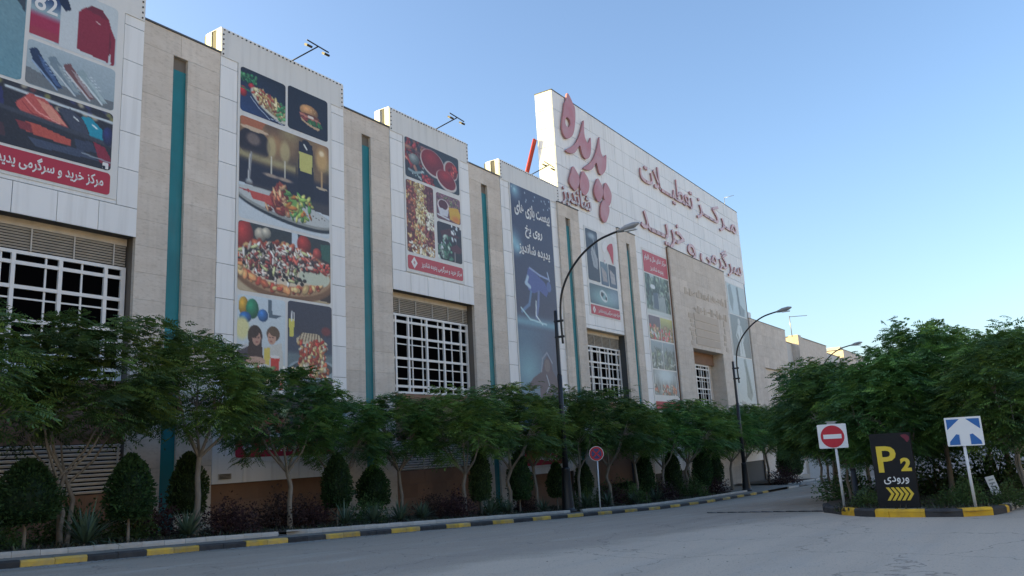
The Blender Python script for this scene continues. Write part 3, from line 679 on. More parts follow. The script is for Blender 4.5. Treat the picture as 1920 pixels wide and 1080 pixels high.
p.poly([(.45, .80), (.8, .78), (.92, .88), (.5, .92)], (62, 72, 96)).line((.8, .82), (1, .86), .006, (150, 160, 170)).ball(.97, .42, .04, .16, (44, 50, 110))
p.poly([(.02, .5), (.16, .48), (.2, .62), (.04, .66)], (80, 90, 110)).poly([(.05, .7), (.3, .68), (.32, .88), (.06, .9)], (70, 40, 50))
photo('printed_photo', p.grain(5), 9.1, 13.95, 9.95, 12.0, YP, B0)
strip(B0, 9.1, 13.95, 9.10, 9.86, REDPRINT); caption(B0, CAP, 9.35, 13.72, 9.22, .55)
flat('emblem', shape2d([rrect(.2, .22, .04), rrect(.1, .1, .02)[::-1]], .005), WHITEPRINT, B0, 13.66, YT, 9.98)

# --- food banner
B2 = banner('food_banner', 19.0, 24.02, .12, 17.12, 'tall food banner with burger, pizza and wine glass photos on the second bay', (18.175, 24.825))
p = Pic(2.3, 1.9).grad((28, 32, 46), (34, 52, 96)); p.put(np.clip((p.V-.3)*1.2, 0, 1)*np.clip(1-p.U*1.5, 0, 1), (40, 66, 118)).put(np.clip(p.U*1.3-.5, 0, 1)*.6, (24, 24, 36))
p.bits(60, lambda u, v: u < .34 and .12 < v < .30, (.012, .026), [(48, 120, 76), (80, 150, 96), (36, 90, 60)]).ball(.24, .37, .07, .07, (196, 44, 54)).ball(.06, .55, .08, .12, (206, 48, 48)).line((0, .46), (.2, .5), .02, (50, 120, 80))
p.ell(.66, .66, .48, .20, (206, 204, 186), 24).ell(.66, .63, .42, .165, (150, 130, 90), 24)
inside = lambda u, v: ((u-.66)/.40)**2+((v-.60-(u-.66)*.35)/.18)**2 < 1
p.bits(150, inside, (.010, .024), [(214, 196, 130), (190, 150, 90), (170, 74, 58), (226, 206, 150), (150, 60, 56), (232, 220, 170)], (1, 4)).bits(30, lambda u, v: u > .82 and .5 < v < .9, (.015, .03), [(60, 130, 80), (90, 160, 100)])
p.curve([(.22, .62), (.4, .80), (.55, .90), (.62, .96), (.75, .93), (1, 1)], .009, (190, 200, 215)); photo('printed_photo', p.grain(4), 19.1, 21.4, 13.95, 15.85, YP, B2)
p = Pic(2.28, 1.95).grad((26, 26, 40), (30, 30, 46))
p.ball(.52, .44, .23, .155, (216, 160, 100)).ell(.54, .54, .25, .05, (110, 60, 40)).poly([(.28, .52), (.80, .58), (.82, .64), (.3, .58)], (190, 118, 96)).ell(.56, .555, .08, .03, (226, 214, 200)).poly([(.28, .60), (.82, .64), (.84, .70), (.4, .68)], (150, 66, 56)).bits(24, lambda u, v: .48 < u < .84 and .64 < v < .74, (.02, .035), [(52, 112, 62), (80, 140, 76)]).poly([(.30, .62), (.42, .70), (.64, .75), (.8, .76), (.74, .82), (.5, .77), (.33, .70)], (196, 164, 126))
for _ in range(30): p.ell(random.uniform(.36, .68), random.uniform(.32, .46), .008, .006, (240, 206, 150), 0, .5, .7)
photo('printed_photo', p.grain(3), 21.52, 23.8, 13.98, 15.93, YP, B2)
p = Pic(4.75, 4.25).grad((110, 84, 60), (60, 50, 46), 0, .5)
for _ in range(14): p.ell(random.random(), random.uniform(0, .35), random.uniform(.05, .14), random.uniform(.06, .14), random.choice([(150, 120, 80), (196, 150, 96), (120, 96, 70), (170, 160, 110)]), 0, 1.2, .7)
p.poly([(0, 0), (.26, 0), (.22, .10), (.02, .10)], (176, 104, 66)).ell(.15, .24, .17, .15, (40, 28, 34)).ell(.15, .10, .15, .02, (206, 180, 150)).ell(.14, .20, .07, .06, (150, 132, 118), 0, .5, .7)
p.put(np.clip((p.V-.40)/.06, 0, 1)*(p.V < .80), (34, 32, 50)).put(np.exp(-((p.V-.37)/.04)**2)*(p.U < .6)*.8, (182, 170, 120))
for cx, w in ((.33, .05), (.48, .055)): p.ell(cx, .22, w, .11, (196, 182, 130), 0, .5, .75).line((cx, .32), (cx, .49), .009, (226, 222, 200)).ell(cx, .51, .08, .018, (170, 150, 132), 0, .7)
p.poly([(.64, .05), (.80, .05), (.82, .66), (.62, .66)], (28, 26, 44)).poly([(.64, .16), (.80, .16), (.79, .36), (.65, .36)], (200, 196, 110)).ell(.72, .06, .05, .05, (30, 26, 40)).line((.70, .07), (.73, .11), .012, (235, 235, 225)).ell(.91, .17, .07, .12, (204, 166, 104), 0, .6, .9).ell(.91, .10, .03, .03, (240, 220, 180), 0, .8).line((.91, .3), (.91, .46), .012, (196, 160, 110)).ell(.91, .48, .07, .014, (190, 170, 140))
p.line((.12, .34), (.1, .62), .013, (150, 150, 150)).line((.105, .36), (.09, .60), .005, (220, 220, 220)).ell(.10, .64, .035, .035, (190, 196, 196), 0, .6).put(np.clip((p.V-.62)/.05, 0, 1), (66, 60, 62))
p.put(((p.V-.10*p.U) > .655)*1., (206, 216, 222)).ell(.52, .82, .56, .13, (38, 44, 52), 6).ell(.50, .80, .55, .115, (150, 152, 146), 6).ell(.50, .785, .53, .10, (196, 200, 198), 6)
p.poly([(.26, .80), (.34, .66), (.42, .54), (.46, .56), (.52, .66), (.58, .82), (.40, .84)], (156, 70, 54)).bits(110, lambda u, v: .28 < u < .60 and .58 < v < .86 and abs(u-.44) < (v-.5)*.55, (.008, .018), [(206, 120, 84), (140, 52, 44), (226, 176, 130), (120, 44, 40)], (1.5, 4)).poly([(.48, .60), (.54, .62), (.66, .74), (.76, .86), (.62, .86)], (122, 168, 84)).bits(60, lambda u, v: .50 < u < .78 and .62 < v < .88 and u-.48 > (v-.62)*.3, (.008, .02), [(150, 190, 90), (206, 206, 110), (210, 130, 60), (90, 150, 80)], (1.5, 4)).poly([(.1, .72), (.32, .72), (.34, .80), (.14, .79)], (196, 78, 66)).poly([(.0, .72), (.1, .71), (.1, .74)], (176, 60, 60))
for k in range(8): p.ell(.70+.035*k, .80+.012*(k % 3), .008, .006, (50, 44, 44), 0, .4)
photo('printed_photo', p.grain(4), 19.1, 23.85, 9.5, 13.75, YP, B2)
p = Pic(4.8, 2.75).grad((52, 58, 62), (64, 50, 44)); p.ball(.06, .20, .09, .22, (190, 60, 54)).ball(.22, .14, .06, .10, (206, 196, 176)).ball(.28, .10, .05, .08, (214, 206, 186)).put(((p.U > .55) & (p.U < .62) & (p.V < .22))*1., (205, 216, 224)).ball(.69, .14, .08, .14, (186, 60, 50)).ball(.84, .24, .05, .09, (198, 84, 72)).poly([(.88, .08), (1, .05), (1, .35), (.9, .3)], (52, 96, 84))
p.put(((p.V+.16*(1-p.U)) > .98)*1., (190, 172, 140)).ell(.5, .64, .56, .42, (126, 92, 66)).ell(.49, .60, .53, .37, (176, 140, 104)).ell(.80, .62, .19, .16, (206, 212, 190)).ell(.46, .56, .49, .345, (196, 120, 80)).ell(.46, .54, .44, .29, (222, 206, 180))
crust = lambda u, v: .80 < ((u-.46)/.49)**2+((v-.56)/.345)**2 < 1.0 and not (u > .62 and .52 < v < .72)
p.bits(150, crust, (.014, .03), [(206, 110, 76), (190, 84, 60), (222, 150, 96), (176, 74, 56), (226, 190, 130)], (1, 2)).ell(.80, .63, .17, .11, (202, 208, 186))
top = lambda u, v: ((u-.45)/.45)**2+((v-.50)/.27)**2 < 1 and not (u > .6 and v > .53)
p.bits(420, top, (.006, .013), [(232, 222, 206), (60, 52, 56), (238, 232, 222), (206, 120, 104), (90, 80, 76), (196, 200, 140), (226, 206, 190), (150, 70, 66), (48, 42, 48)], (1, 4)).bits(60, lambda u, v: .5 < u < .97 and .36 < v < .52, (.008, .016), [(190, 70, 62), (226, 206, 186), (206, 100, 84), (80, 60, 60)], (1, 3)).bits(30, lambda u, v: .28 < u < .7 and .62 < v < .76, (.008, .014), [(52, 50, 48), (70, 84, 60), (44, 40, 44)], (1, 1.8))
photo('printed_photo', p.grain(4), 19.1, 23.9, 6.6, 9.38, YP, B2)
p = Pic(2.3, 3.6).grad((206, 220, 228), (196, 204, 206)); p.ball(.12, .12, .10, .10, (226, 178, 60)).ball(.30, .14, .13, .11, (46, 150, 110)).ball(.52, .20, .11, .07, (60, 130, 206)).ball(.16, .24, .12, .06, (44, 120, 196)).poly([(.62, .02), (.70, .02), (.72, .18), (.95, .17), (.78, .22), (.64, .21)], (84, 104, 120)).ell(.1, .36, .14, .12, (226, 220, 160), 0, .4)
p.poly([(.3, .34), (.46, .34), (.5, .5), (.54, .72), (.14, .74), (.22, .55)], (62, 44, 44)).ell(.36, .43, .15, .115, (58, 42, 40)).ell(.39, .455, .088, .078, (190, 146, 128)).ell(.34, .40, .10, .05, (60, 44, 42), -20).line((.36, .445), (.385, .447), .012, (84, 56, 52)).line((.42, .447), (.445, .445), .012, (84, 56, 52)).line((.385, .495), (.42, .495), .012, (150, 84, 80)).poly([(0, .6), (.2, .52), (.24, .74), (0, .78)], (70, 64, 74)).poly([(.05, .56), (.2, .52), (.21, .55), (.06, .6)], (200, 200, 200)).ell(.74, .39, .14, .085, (92, 70, 54)).ell(.71, .435, .09, .075, (200, 156, 134)).ell(.76, .37, .12, .045, (98, 76, 58), 15).line((.66, .43), (.685, .432), .012, (84, 56, 52)).line((.72, .432), (.745, .43), .012, (84, 56, 52)).line((.68, .475), (.72, .475), .012, (156, 90, 84)).poly([(.55, .55), (.92, .48), (.98, .78), (.56, .76)], (206, 204, 196)).poly([(.55, .56), (.68, .54), (.66, .74), (.55, .72)], (222, 200, 96))
p.ell(.38, .70, .2, .05, (196, 160, 140)).poly([(.68, .64), (.88, .64), (.85, .82), (.71, .82)], (206, 56, 50)).ell(.78, .64, .10, .02, (232, 228, 222)).bits(70, lambda u, v: v > .74, (.02, .05), [(210, 190, 150), (190, 90, 70), (226, 220, 206), (120, 140, 90)]); photo('printed_photo', p.grain(4), 19.12, 21.42, 2.85, 6.45, YP, B2)
p = Pic(2.4, 3.65).grad((58, 62, 80), (58, 60, 76)); p.put(np.clip((p.V-.36)/.02, 0, 1)*.6, (70, 84, 108)).put(np.clip((p.V-.55)/.05, 0, 1), (104, 122, 130)).put(np.clip((p.V-.85)/.03, 0, 1), (52, 50, 66)).poly([(.02, .20), (.15, .20), (.12, .40), (.04, .40)], (214, 206, 96)).line((.09, .12), (.08, .22), .02, (226, 230, 228)).line((.13, .13), (.14, .22), .012, (226, 230, 228)).ell(.86, .30, .11, .05, (120, 60, 66), 0, .5)
p.ell(.58, .76, .58, .125, (150, 168, 176)).ell(.56, .74, .46, .09, (70, 82, 90)).poly([(.18, .42), (.34, .34), (.66, .34), (.84, .42), (.82, .47), (.2, .47)], (206, 190, 160))
for k in range(9): p.line((.24+.07*k, .44), (.30+.06*k, .35), .012, (84, 66, 56))
p.bits(240, lambda u, v: .2 < u < .9 and .44 < v < .84 and abs(u-.55) < .16+.26*abs(v-.62)+.12, (.016, .034), [(214, 180, 120), (206, 110, 80), (190, 70, 60), (226, 206, 150), (226, 216, 190), (160, 80, 60), (150, 60, 50)], (1, 2.4)).bits(16, lambda u, v: .6 < u < .84 and .42 < v < .5, (.02, .04), [(196, 50, 50), (206, 70, 60)]).bits(24, lambda u, v: .1 < u < .9 and .72 < v < .80, (.02, .045), [(226, 214, 190), (206, 180, 130), (190, 110, 80)])
photo('printed_photo', p.grain(4), 21.55, 23.95, 2.83, 6.5, YP, B2)
p = Pic(4.8, 1.5, .06).grad((56, 58, 66), (60, 54, 52)); p.bits(40, lambda u, v: v > .4, (.02, .05), [(150, 120, 80), (160, 80, 60), (120, 130, 90)]); photo('printed_photo', p, 19.12, 23.95, 1.2, 2.68, YP, B2)
strip(B2, 19.12, 23.95, .32, 1.05, REDPRINT); caption(B2, CAP, 20.2, 23.7, .46, .45); diamond(B2, 19.65, .68, .28)
# --- spice banner
B4 = banner('spice_banner', 28.93, 33.62, 8.9, 17.12, 'spice and nuts banner with red caption above the second window', (27.95, 34.45))
p = Pic(4.45, 2.15).grad((56, 62, 70), (58, 66, 74)); p.bits(60, lambda u, v: u < .34 and .1 < v < .6, (.01, .03), [(120, 84, 86), (150, 60, 60), (84, 70, 76), (170, 120, 100)], (2, 6)).ball(.16, .50, .09, .14, (150, 158, 154)).curve([(.06, .80), (.16, .84), (.26, .78)], .02, (140, 160, 164)).bits(26, lambda u, v: .1 < u < .4 and .5 < v < .95 and abs(math.hypot(u-.16, (v-.6)*.5)-.17) < .03, (.008, .014), [(170, 180, 180), (130, 150, 150)])
p.ell(.50, .42, .235, .34, (206, 196, 190), 14).ell(.50, .40, .215, .31, (120, 40, 46), 14).put(np.clip(1-p.sd(.46, .28, .2, .26), 0, 1)*.8, (176, 50, 52)).ell(.84, .42, .14, .26, (196, 188, 184), 14).ell(.85, .41, .12, .23, (140, 50, 50), 14).bits(30, lambda u, v: math.hypot((u-.85)/.11, (v-.4)/.2) < 1, (.012, .022), [(176, 60, 56), (120, 40, 44), (190, 90, 76)]).ell(.75, .74, .20, .25, (210, 200, 194), 14).ell(.75, .71, .18, .22, (128, 40, 46), 14).put(np.clip(1-p.sd(.73, .60, .16, .18), 0, 1)*.9, (186, 52, 54)).bits(50, lambda u, v: .28 < u < .5 and v > .8, (.01, .02), [(150, 50, 56), (176, 70, 70), (110, 40, 46)])
photo('printed_photo', p.grain(5), 29.03, 33.48, 13.83, 15.95, YP, B4)
p = Pic(2.15, 3.75).grad((110, 64, 60), (96, 56, 52)); p.bits(420, lambda u, v: .30 < u < .72, (.016, .034), [(226, 206, 150), (206, 176, 110), (190, 150, 90), (232, 220, 180)], (1.2, 2.4)).bits(220, lambda u, v: u < .34 or v > .55, (.016, .034), [(166, 96, 80), (196, 120, 84), (130, 60, 60), (214, 180, 120)], (1.2, 2.4)).bits(160, lambda u, v: u > .66, (.016, .03), [(126, 66, 70), (150, 84, 84), (96, 50, 56)], (1.2, 2.4)).bits(70, lambda u, v: u > .72 and .38 < v < .62, (.02, .04), [(232, 228, 206), (214, 206, 180)], (1, 1.4)).bits(60, lambda u, v: v > .86, (.02, .035), [(222, 206, 160), (236, 230, 214), (190, 150, 100)])
photo('printed_photo', p.grain(5), 29.03, 31.18, 9.92, 13.68, YP, B4)
p = Pic(2.05, 1.45).grad((132, 96, 110), (110, 80, 90)); p.bits(90, lambda u, v: v < .5, (.01, .022), [(150, 110, 116), (176, 160, 130), (120, 84, 96), (110, 120, 90)], (2, 5)).ell(.28, .45, .24, .24, (226, 214, 214)).ell(.28, .42, .19, .19, (96, 52, 60)).poly([(.06, .55), (.5, .6), (.45, .84), (.14, .84)], (206, 208, 216)).line((.04, .84), (.5, .92), .03, (214, 216, 222)).poly([(.5, .45), (.9, .38), (1, .6), (.95, 1), (.55, .9)], (214, 172, 62)).put(np.clip(1-p.sd(.8, .85, .25, .2), 0, 1), (214, 120, 60)); photo('printed_photo', p.grain(4), 31.42, 33.47, 12.15, 13.58, YP, B4)
p = Pic(2.05, 2.0).grad((56, 52, 60), (48, 48, 56)); p.poly([(.1, .25), (.5, .12), (.95, .3), (.6, .36), (.2, .4)], (84, 50, 58)).poly([(.5, .62), (.8, .5), (1, .6), (.95, .72), (.65, .75)], (92, 52, 62)).bits(50, lambda u, v: u < .55 and .35 < v < .95, (.02, .05), [(70, 110, 90), (110, 150, 130), (50, 80, 66), (170, 190, 180)], (1, 2.6)).bits(14, lambda u, v: (u > .6 and v < .4) or (u < .4 and .5 < v < .7), (.02, .04), [(214, 220, 222), (190, 200, 206)]).line((.7, .74), (.7, .98), .03, (140, 132, 130)).line((.78, .3), (.78, .5), .012, (110, 96, 100)); photo('printed_photo', p.grain(4), 31.42, 33.47, 9.97, 12.0, YP, B4)
strip(B4, 29.03, 33.48, 9.05, 9.76, REDFADE); caption(B4, CAP, 30.05, 33.36, 9.2, .4); diamond(B4, 29.5, 9.41, .3)
# --- ice-skating banner
B6 = banner('skating_banner', 38.5, 43.4, -1.0, 17.12, 'dark blue ice-skating banner with white writing beside the tall sign wall', (37.575, 44.5))
H6 = 15.8
p = Pic(4.7, H6, .05); p.grad((62, 66, 92), (66, 70, 96))
def vz(z): return (15.95-z)/H6
p.put(np.exp(-((p.V-vz(7.5))/.022)**2)*.85, (120, 170, 190)).put(np.clip((p.V-vz(7.4))/.03, 0, 1), (84, 116, 142)).put(np.clip((p.V-vz(7.4))/.03, 0, 1)*np.clip(p.U*1.2-.3, 0, .8), (78, 82, 108))
for cx, z, r_ in ((.1, 15.6, .10), (.0, 12.3, .14), (.1, 12.0, .08)): p.put(np.clip(1-p.sd(cx, vz(z), r_*2, r_*.55), 0, 1)**1.5, (150, 200, 215))
for k in range(14): p.ell(random.random(), vz(random.uniform(14.9, 15.8)), .012, .004, (200, 214, 226), 0, .6, .8)
pts = lambda L: [(a, vz(b)) for a, b in L]
p.poly(pts([(.32, 10.9), (.55, 10.55), (.72, 10.2), (.80, 9.7), (.74, 9.3), (.58, 9.6), (.42, 9.35), (.30, 9.5), (.26, 10.1)]), (84, 96, 156)).ell(.82, vz(10.0), .06, .02, (96, 110, 160)).curve(pts([(.36, 10.9), (.6, 10.6), (.8, 10.5)]), .018, (150, 165, 205)).curve(pts([(.30, 10.3), (.25, 9.9), (.34, 9.7)]), .035, (176, 200, 222)).curve(pts([(.55, 9.5), (.52, 8.7), (.46, 7.9)]), .035, (110, 124, 170)).curve(pts([(.47, 8.9), (.45, 8.0), (.6, 7.5)]), .014, (220, 234, 240)).curve(pts([(.36, 9.4), (.3, 8.6), (.12, 8.1)]), .03, (100, 130, 170)).curve(pts([(.1, 8.3), (.3, 7.7), (.7, 7.55)]), .016, (176, 212, 222)).curve(pts([(.84, 10.4), (.80, 10.9)]), .018, (170, 186, 214))
p.put(np.clip(1-p.sd(.2, vz(4.6), .5, .12), 0, 1), (120, 170, 186))
p.poly(pts([(.58, 5.3), (.66, 5.6), (.74, 5.3), (.78, 4.7), (.95, 3.9), (1, 3.2), (.92, 3.2), (.76, 3.7), (.76, .3), (.44, .3), (.44, 3.8), (.22, 3.4), (.14, 3.6), (.3, 4.2), (.5, 4.6)]), (84, 78, 96)).ell(.65, vz(5.0), .07, .025, (112, 104, 112)).curve(pts([(.5, 4.6), (.54, 5.4), (.66, 5.8), (.78, 5.2)]), .014, (140, 150, 170)).curve(pts([(.62, 4.4), (.68, 3.8), (.6, 3.4)]), .016, (150, 160, 176))
photo('printed_photo', p.grain(3), 38.6, 43.3, .15, 15.95, YP, B6, .02)
caption(B6, 'پیست بازی های', 38.95, 43.05, 13.95, 1.05, .03); caption(B6, 'روی یخ', 40.0, 42.0, 12.75, .85, .03); caption(B6, 'پدیده شاندیز', 39.2, 42.8, 11.55, .85, .03)
strip(B6, 38.6, 43.3, -.85, .0, REDPRINT, .05); caption(B6, CAP, 39.6, 43.0, -.68, .5)
# --- jewellery banner
B8 = banner('jewellery_banner', 47.75, 52.6, 8.85, 15.2, 'jewellery banner with hands and rings above the third window', tz=20)
p = Pic(1.75, 3.75, .06).grad((66, 74, 86), (60, 66, 80)); p.ell(.5, .12, .3, .06, (150, 164, 172), 0, 1).poly([(.35, .45), (.5, .3), (.9, .55), (.85, .75), (.5, .72)], (160, 164, 168)).line((.6, .1), (.75, .5), .03, (170, 176, 180)).line((.45, .4), (.7, .66), .02, (110, 114, 122)); photo('printed_photo', p.grain(4), 47.92, 49.68, 11.35, 15.05, YP, B8)
flat('emblem', shape2d([smooth_loop([(0, .1), (.95, .5), (.9, -.9), (.75, -1.0), (.4, -.4)])], .005), REDFADE, B8, 51.1, YT, 14.1)
flat('emblem_mark', shape2d([smooth_loop([(0, 0), (.5, .5), (.9, .35), (.6, -.2), (.2, -.4)])], .005), WHITEPRINT, B8, 50.3, YT, 14.1); diamond(B8, 50.6, 13.1, .28)
for a, b, bg, hd in ((49.82, 51.0, (110, 130, 140), (196, 176, 166)), (51.1, 52.32, (66, 70, 82), (206, 196, 192))):
    p = Pic(b-a, 1.7, .06).grad(bg, (84, 100, 120))
    for k in range(4): p.line((.2+.16*k, .25+.05*k), (.34+.14*k, .8), .06, hd)
    photo('printed_photo', p.grain(4), a, b, 11.25, 12.95, YP, B8, .08)
p = Pic(4.4, 1.4, .06).grad((92, 112, 120), (84, 104, 114)); p.ell(.5, .6, .4, .4, (130, 166, 170), 0, 1).ring(.47, .5, .11, .22, .3, (206, 214, 216), 20).ell(.42, .42, .05, .12, (52, 64, 72)).ell(.55, .6, .03, .1, (60, 74, 80)).ell(.85, .4, .2, .4, (150, 170, 190), 0, 1, .6); photo('printed_photo', p.grain(4), 47.95, 52.35, 9.72, 11.12, YP, B8, .08)
strip(B8, 47.95, 52.4, 8.95, 9.62, REDFADE, .03); caption(B8, CAP, 49.0, 52.3, 9.08, .38); diamond(B8, 48.4, 9.28, .27)
# --- world-food banner
B10 = banner('restaurant_banner', 57.3, 62.38, 2.4, 15.4, 'restaurant banner with red heading left of the stone portal', tz=20)
strip(B10, 57.42, 62.25, 13.45, 15.2, REDFADE, .03); caption(B10, 'مرکز غذای ملل و اقوام', 57.7, 62.0, 14.35, .6, .02); caption(B10, 'پدیده شاندیز', 58.7, 61.3, 13.62, .5, .02)
p = Pic(4.8, 3.3, .06).grad((176, 190, 190), (120, 132, 128)); p.bits(160, lambda u, v: v < .5 or u < .2 or u > .8, (.02, .06), [(86, 106, 96), (110, 128, 112), (66, 84, 80), (130, 146, 130)]).poly([(.3, .45), (.5, .42), (.5, .85), (.3, .85)], (84, 96, 112))
for k in range(6): p.line((.5+.06*k, .45), (.52+.06*k, .9), .016, random.choice([(60, 66, 70), (170, 176, 176)]))
p.ell(.3, .3, .1, .06, (214, 220, 222)).put(np.clip((p.V-.88)/.03, 0, 1), (196, 204, 200)); photo('printed_photo', p.grain(4), 57.45, 62.2, 10.1, 13.35, YP, B10, .05)
for a, b, f in ((57.5, 59.7, 0), (59.78, 62.2, 1)):
    p = Pic(b-a, 1.9, .06).grad((110, 96, 108) if not f else (196, 196, 120), (90, 84, 88)); p.ell(.5, .75, .5, .25, (206, 206, 206)).bits(50, lambda u, v: v > .4, (.03, .07), [(150, 120, 80), (206, 90, 90), (120, 130, 90), (196, 160, 130)]); photo('printed_photo', p.grain(4), a, b, 8.05, 9.95, YP, B10, .05)
for a, b in ((57.5, 59.7), (59.78, 62.2)):
    p = Pic(b-a, 2.2, .06).grad((150, 166, 176), (110, 122, 120)); p.bits(50, lambda u, v: v > .25, (.03, .07), [(110, 128, 126), (90, 104, 106), (170, 180, 180), (126, 140, 124)], (1, 3)).line((.3, .2), (.35, .9), .03, (76, 88, 92)).curve([(.5, .8), (.75, .84), (.95, .75)], .03, (190, 196, 190)); photo('printed_photo', p.grain(4), a, b, 5.75, 7.93, YP, B10, .05)
p = Pic(4.7, 1.95, .06).grad((150, 160, 166), (130, 140, 142))
for k in range(9): p.line((.06+.11*k, .2), (.06+.11*k, .95), .014, random.choice([(196, 204, 206), (100, 112, 118)]))
p.ell(.5, .2, .35, .3, (196, 214, 220), 0, 1).bits(40, lambda u, v: v > .6, (.015, .03), [(180, 120, 100), (96, 100, 100), (170, 90, 80), (200, 196, 186)]); photo('printed_photo', p.grain(4), 57.5, 62.2, 3.7, 5.65, YP, B10, .05)
strip(B10, 57.5, 62.2, 2.55, 3.2, REDPRINT, .03)
# --- faded fashion banner at the far end of the sign wall
B12 = banner('fashion_banner', 77.4, 83.25, -1.5, 15.6, 'faded grey fashion banner at the far end of the sign wall', tz=20)
p = Pic(5.5, 3.2, .07).grad((186, 202, 206), (190, 204, 208)); p.poly([(.05, .1), (.2, .0), (.3, .5), (.2, .95), (.08, .7)], (140, 152, 156)).poly([(.5, .05), (.62, .0), (.66, .6), (.9, .75), (.85, 1), (.55, 1)], (130, 142, 148)).line((.58, .1), (.62, .9), .03, (90, 100, 106)); photo('printed_photo', p.grain(4), 77.55, 83.1, 12.4, 15.5, YP, B12, .02)
p = Pic(5.5, 4.2, .07).grad((130, 140, 144), (112, 120, 124)); p.ell(.47, .14, .07, .09, (190, 196, 198)).poly([(.40, .22), (.55, .22), (.62, .42), (.58, .62), (.66, 1), (.34, 1), (.40, .6), (.33, .42)], (196, 204, 206)).curve([(.4, .25), (.25, .5), (.36, .62)], .03, (186, 194, 196)).curve([(.56, .25), (.68, .48), (.6, .6)], .03, (176, 184, 188)).line((.5, .3), (.48, .9), .02, (150, 158, 160)); photo('printed_photo', p.grain(4), 77.55, 83.1, 8.1, 12.3, YP, B12, .02)
p = Pic(5.5, 8.6, .09).grad((186, 200, 206), (180, 194, 198)); p.poly([(.5, .02), (.62, .0), (.75, .2), (.85, .42), (.7, .5), (.5, .45), (.55, .2)], (130, 146, 150)).poly([(.15, .5), (.4, .52), (.75, .75), (.9, 1), (.3, 1), (.1, .8)], (150, 162, 168)).curve([(.6, .1), (.75, .4)], .03, (96, 110, 114)).curve([(.3, .55), (.6, .8)], .03, (110, 120, 126)); photo('printed_photo', p.grain(4), 77.55, 83.1, -.6, 8.0, YP, B12, .02)

# ------------------------------------------------------------------ raised letters on the sign wall
YS = FY-.03
def loopm(L):
    """outline points given in metres on the wall (X, Z)"""
    return smooth_loop(L, 3)
SH = {
 'heh': [(46.52, 24.6), (46.93, 24.39), (47.3, 24.01), (47.5, 23.77), (47.47, 23.15), (47.25, 22.27), (46.86, 21.54), (46.13, 21.05), (45.67, 21.07), (45.41, 21.48), (45.51, 22.2), (45.8, 22.98), (46.02, 23.66), (46.24, 23.94)],
 'hole': [(46.26, 22.69), (46.62, 22.56), (46.64, 22.27), (46.35, 21.98), (46.07, 21.93), (45.91, 22.13), (45.95, 22.44)],
 'dal_a': [(48.74, 23.27), (48.65, 22.41), (48.73, 21.93), (48.94, 21.68), (49.14, 21.64), (49.42, 21.88), (49.63, 22.21), (49.59, 21.68), (49.45, 21.01), (49.18, 20.58), (48.73, 20.3), (48.33, 20.33), (48.07, 20.56), (47.94, 20.97), (47.75, 21.02), (47.29, 20.53), (46.86, 20.2), (46.27, 20.03), (45.71, 20.03), (45.92, 20.22), (46.53, 20.55), (47.16, 20.99), (47.74, 21.62), (48.12, 22.19), (48.48, 22.87)],
 'dal_b': [(51.08, 22.71), (51.06, 21.91), (51.19, 21.42), (51.49, 21.24), (51.8, 21.39), (52.0, 21.55), (51.95, 21.01), (51.7, 20.3), (51.26, 19.87), (50.9, 19.67), (50.6, 19.74), (50.44, 20.06), (50.29, 20.43), (50.06, 20.32), (49.68, 19.9), (49.23, 19.6), (48.6, 19.45), (48.16, 19.43), (48.43, 19.66), (49.09, 20.04), (49.79, 20.6), (50.32, 21.27), (50.76, 22.03)]}
PET = [[(46.58, 19.14), (46.88, 19.03), (47.31, 18.71), (47.41, 18.34), (47.23, 17.9), (46.74, 17.41), (46.38, 17.49), (46.04, 17.69), (45.93, 18.0), (46.19, 18.5)],
 [(48.0, 19.19), (48.34, 19.08), (48.79, 18.75), (48.81, 18.2), (48.54, 17.74), (48.09, 17.41), (47.74, 17.44), (47.45, 17.71), (47.42, 18.15), (47.67, 18.75)],
 [(50.31, 19.25), (50.68, 18.99), (50.99, 18.66), (50.9, 18.12), (50.58, 17.73), (50.22, 17.44), (49.82, 17.55), (49.57, 17.89), (49.59, 18.3), (49.93, 18.84)],
 [(51.52, 19.23), (51.98, 19.01), (52.35, 18.58), (52.29, 18.15), (52.04, 17.72), (51.72, 17.47), (51.31, 17.6), (51.04, 17.95), (51.0, 18.35), (51.23, 18.82)],
 [(50.9, 17.73), (51.32, 17.71), (51.71, 17.44), (51.76, 17.09), (51.44, 16.5), (50.97, 16.02), (50.52, 16.1), (50.31, 16.35), (50.29, 16.7), (50.51, 17.31)]]
ls = empty('logo_sign', (48, FY, 16), 'large faded red curved letters and petal dots on the tall sign wall', 'sign')
flat('letter', shape2d([loopm(SH['heh']), loopm(SH['hole'])[::-1]], .13), REDSIGN, ls, 0, YS-.02, 0, edge=REDEDGE)
flat('letter', shape2d([loopm(SH['dal_a'])], .13), REDSIGN, ls, 0, YS-.02, 0, edge=REDEDGE)
flat('letter', shape2d([loopm(SH['dal_b'])], .13), REDSIGN, ls, 0, YS-.02, 0, edge=REDEDGE)
for i, P in enumerate(PET): flat('letter_dot', shape2d([loopm(P)], .12), REDSIGN, ls, 0, YS-.02-.003*i, 0, edge=REDEDGE)
flat('small_word', text2d(persian('شاندیز'), 4.2, 1.6, .12, .02), SILVER, ls, 44.75, YS-.02, 16.0, edge=REDEDGE)
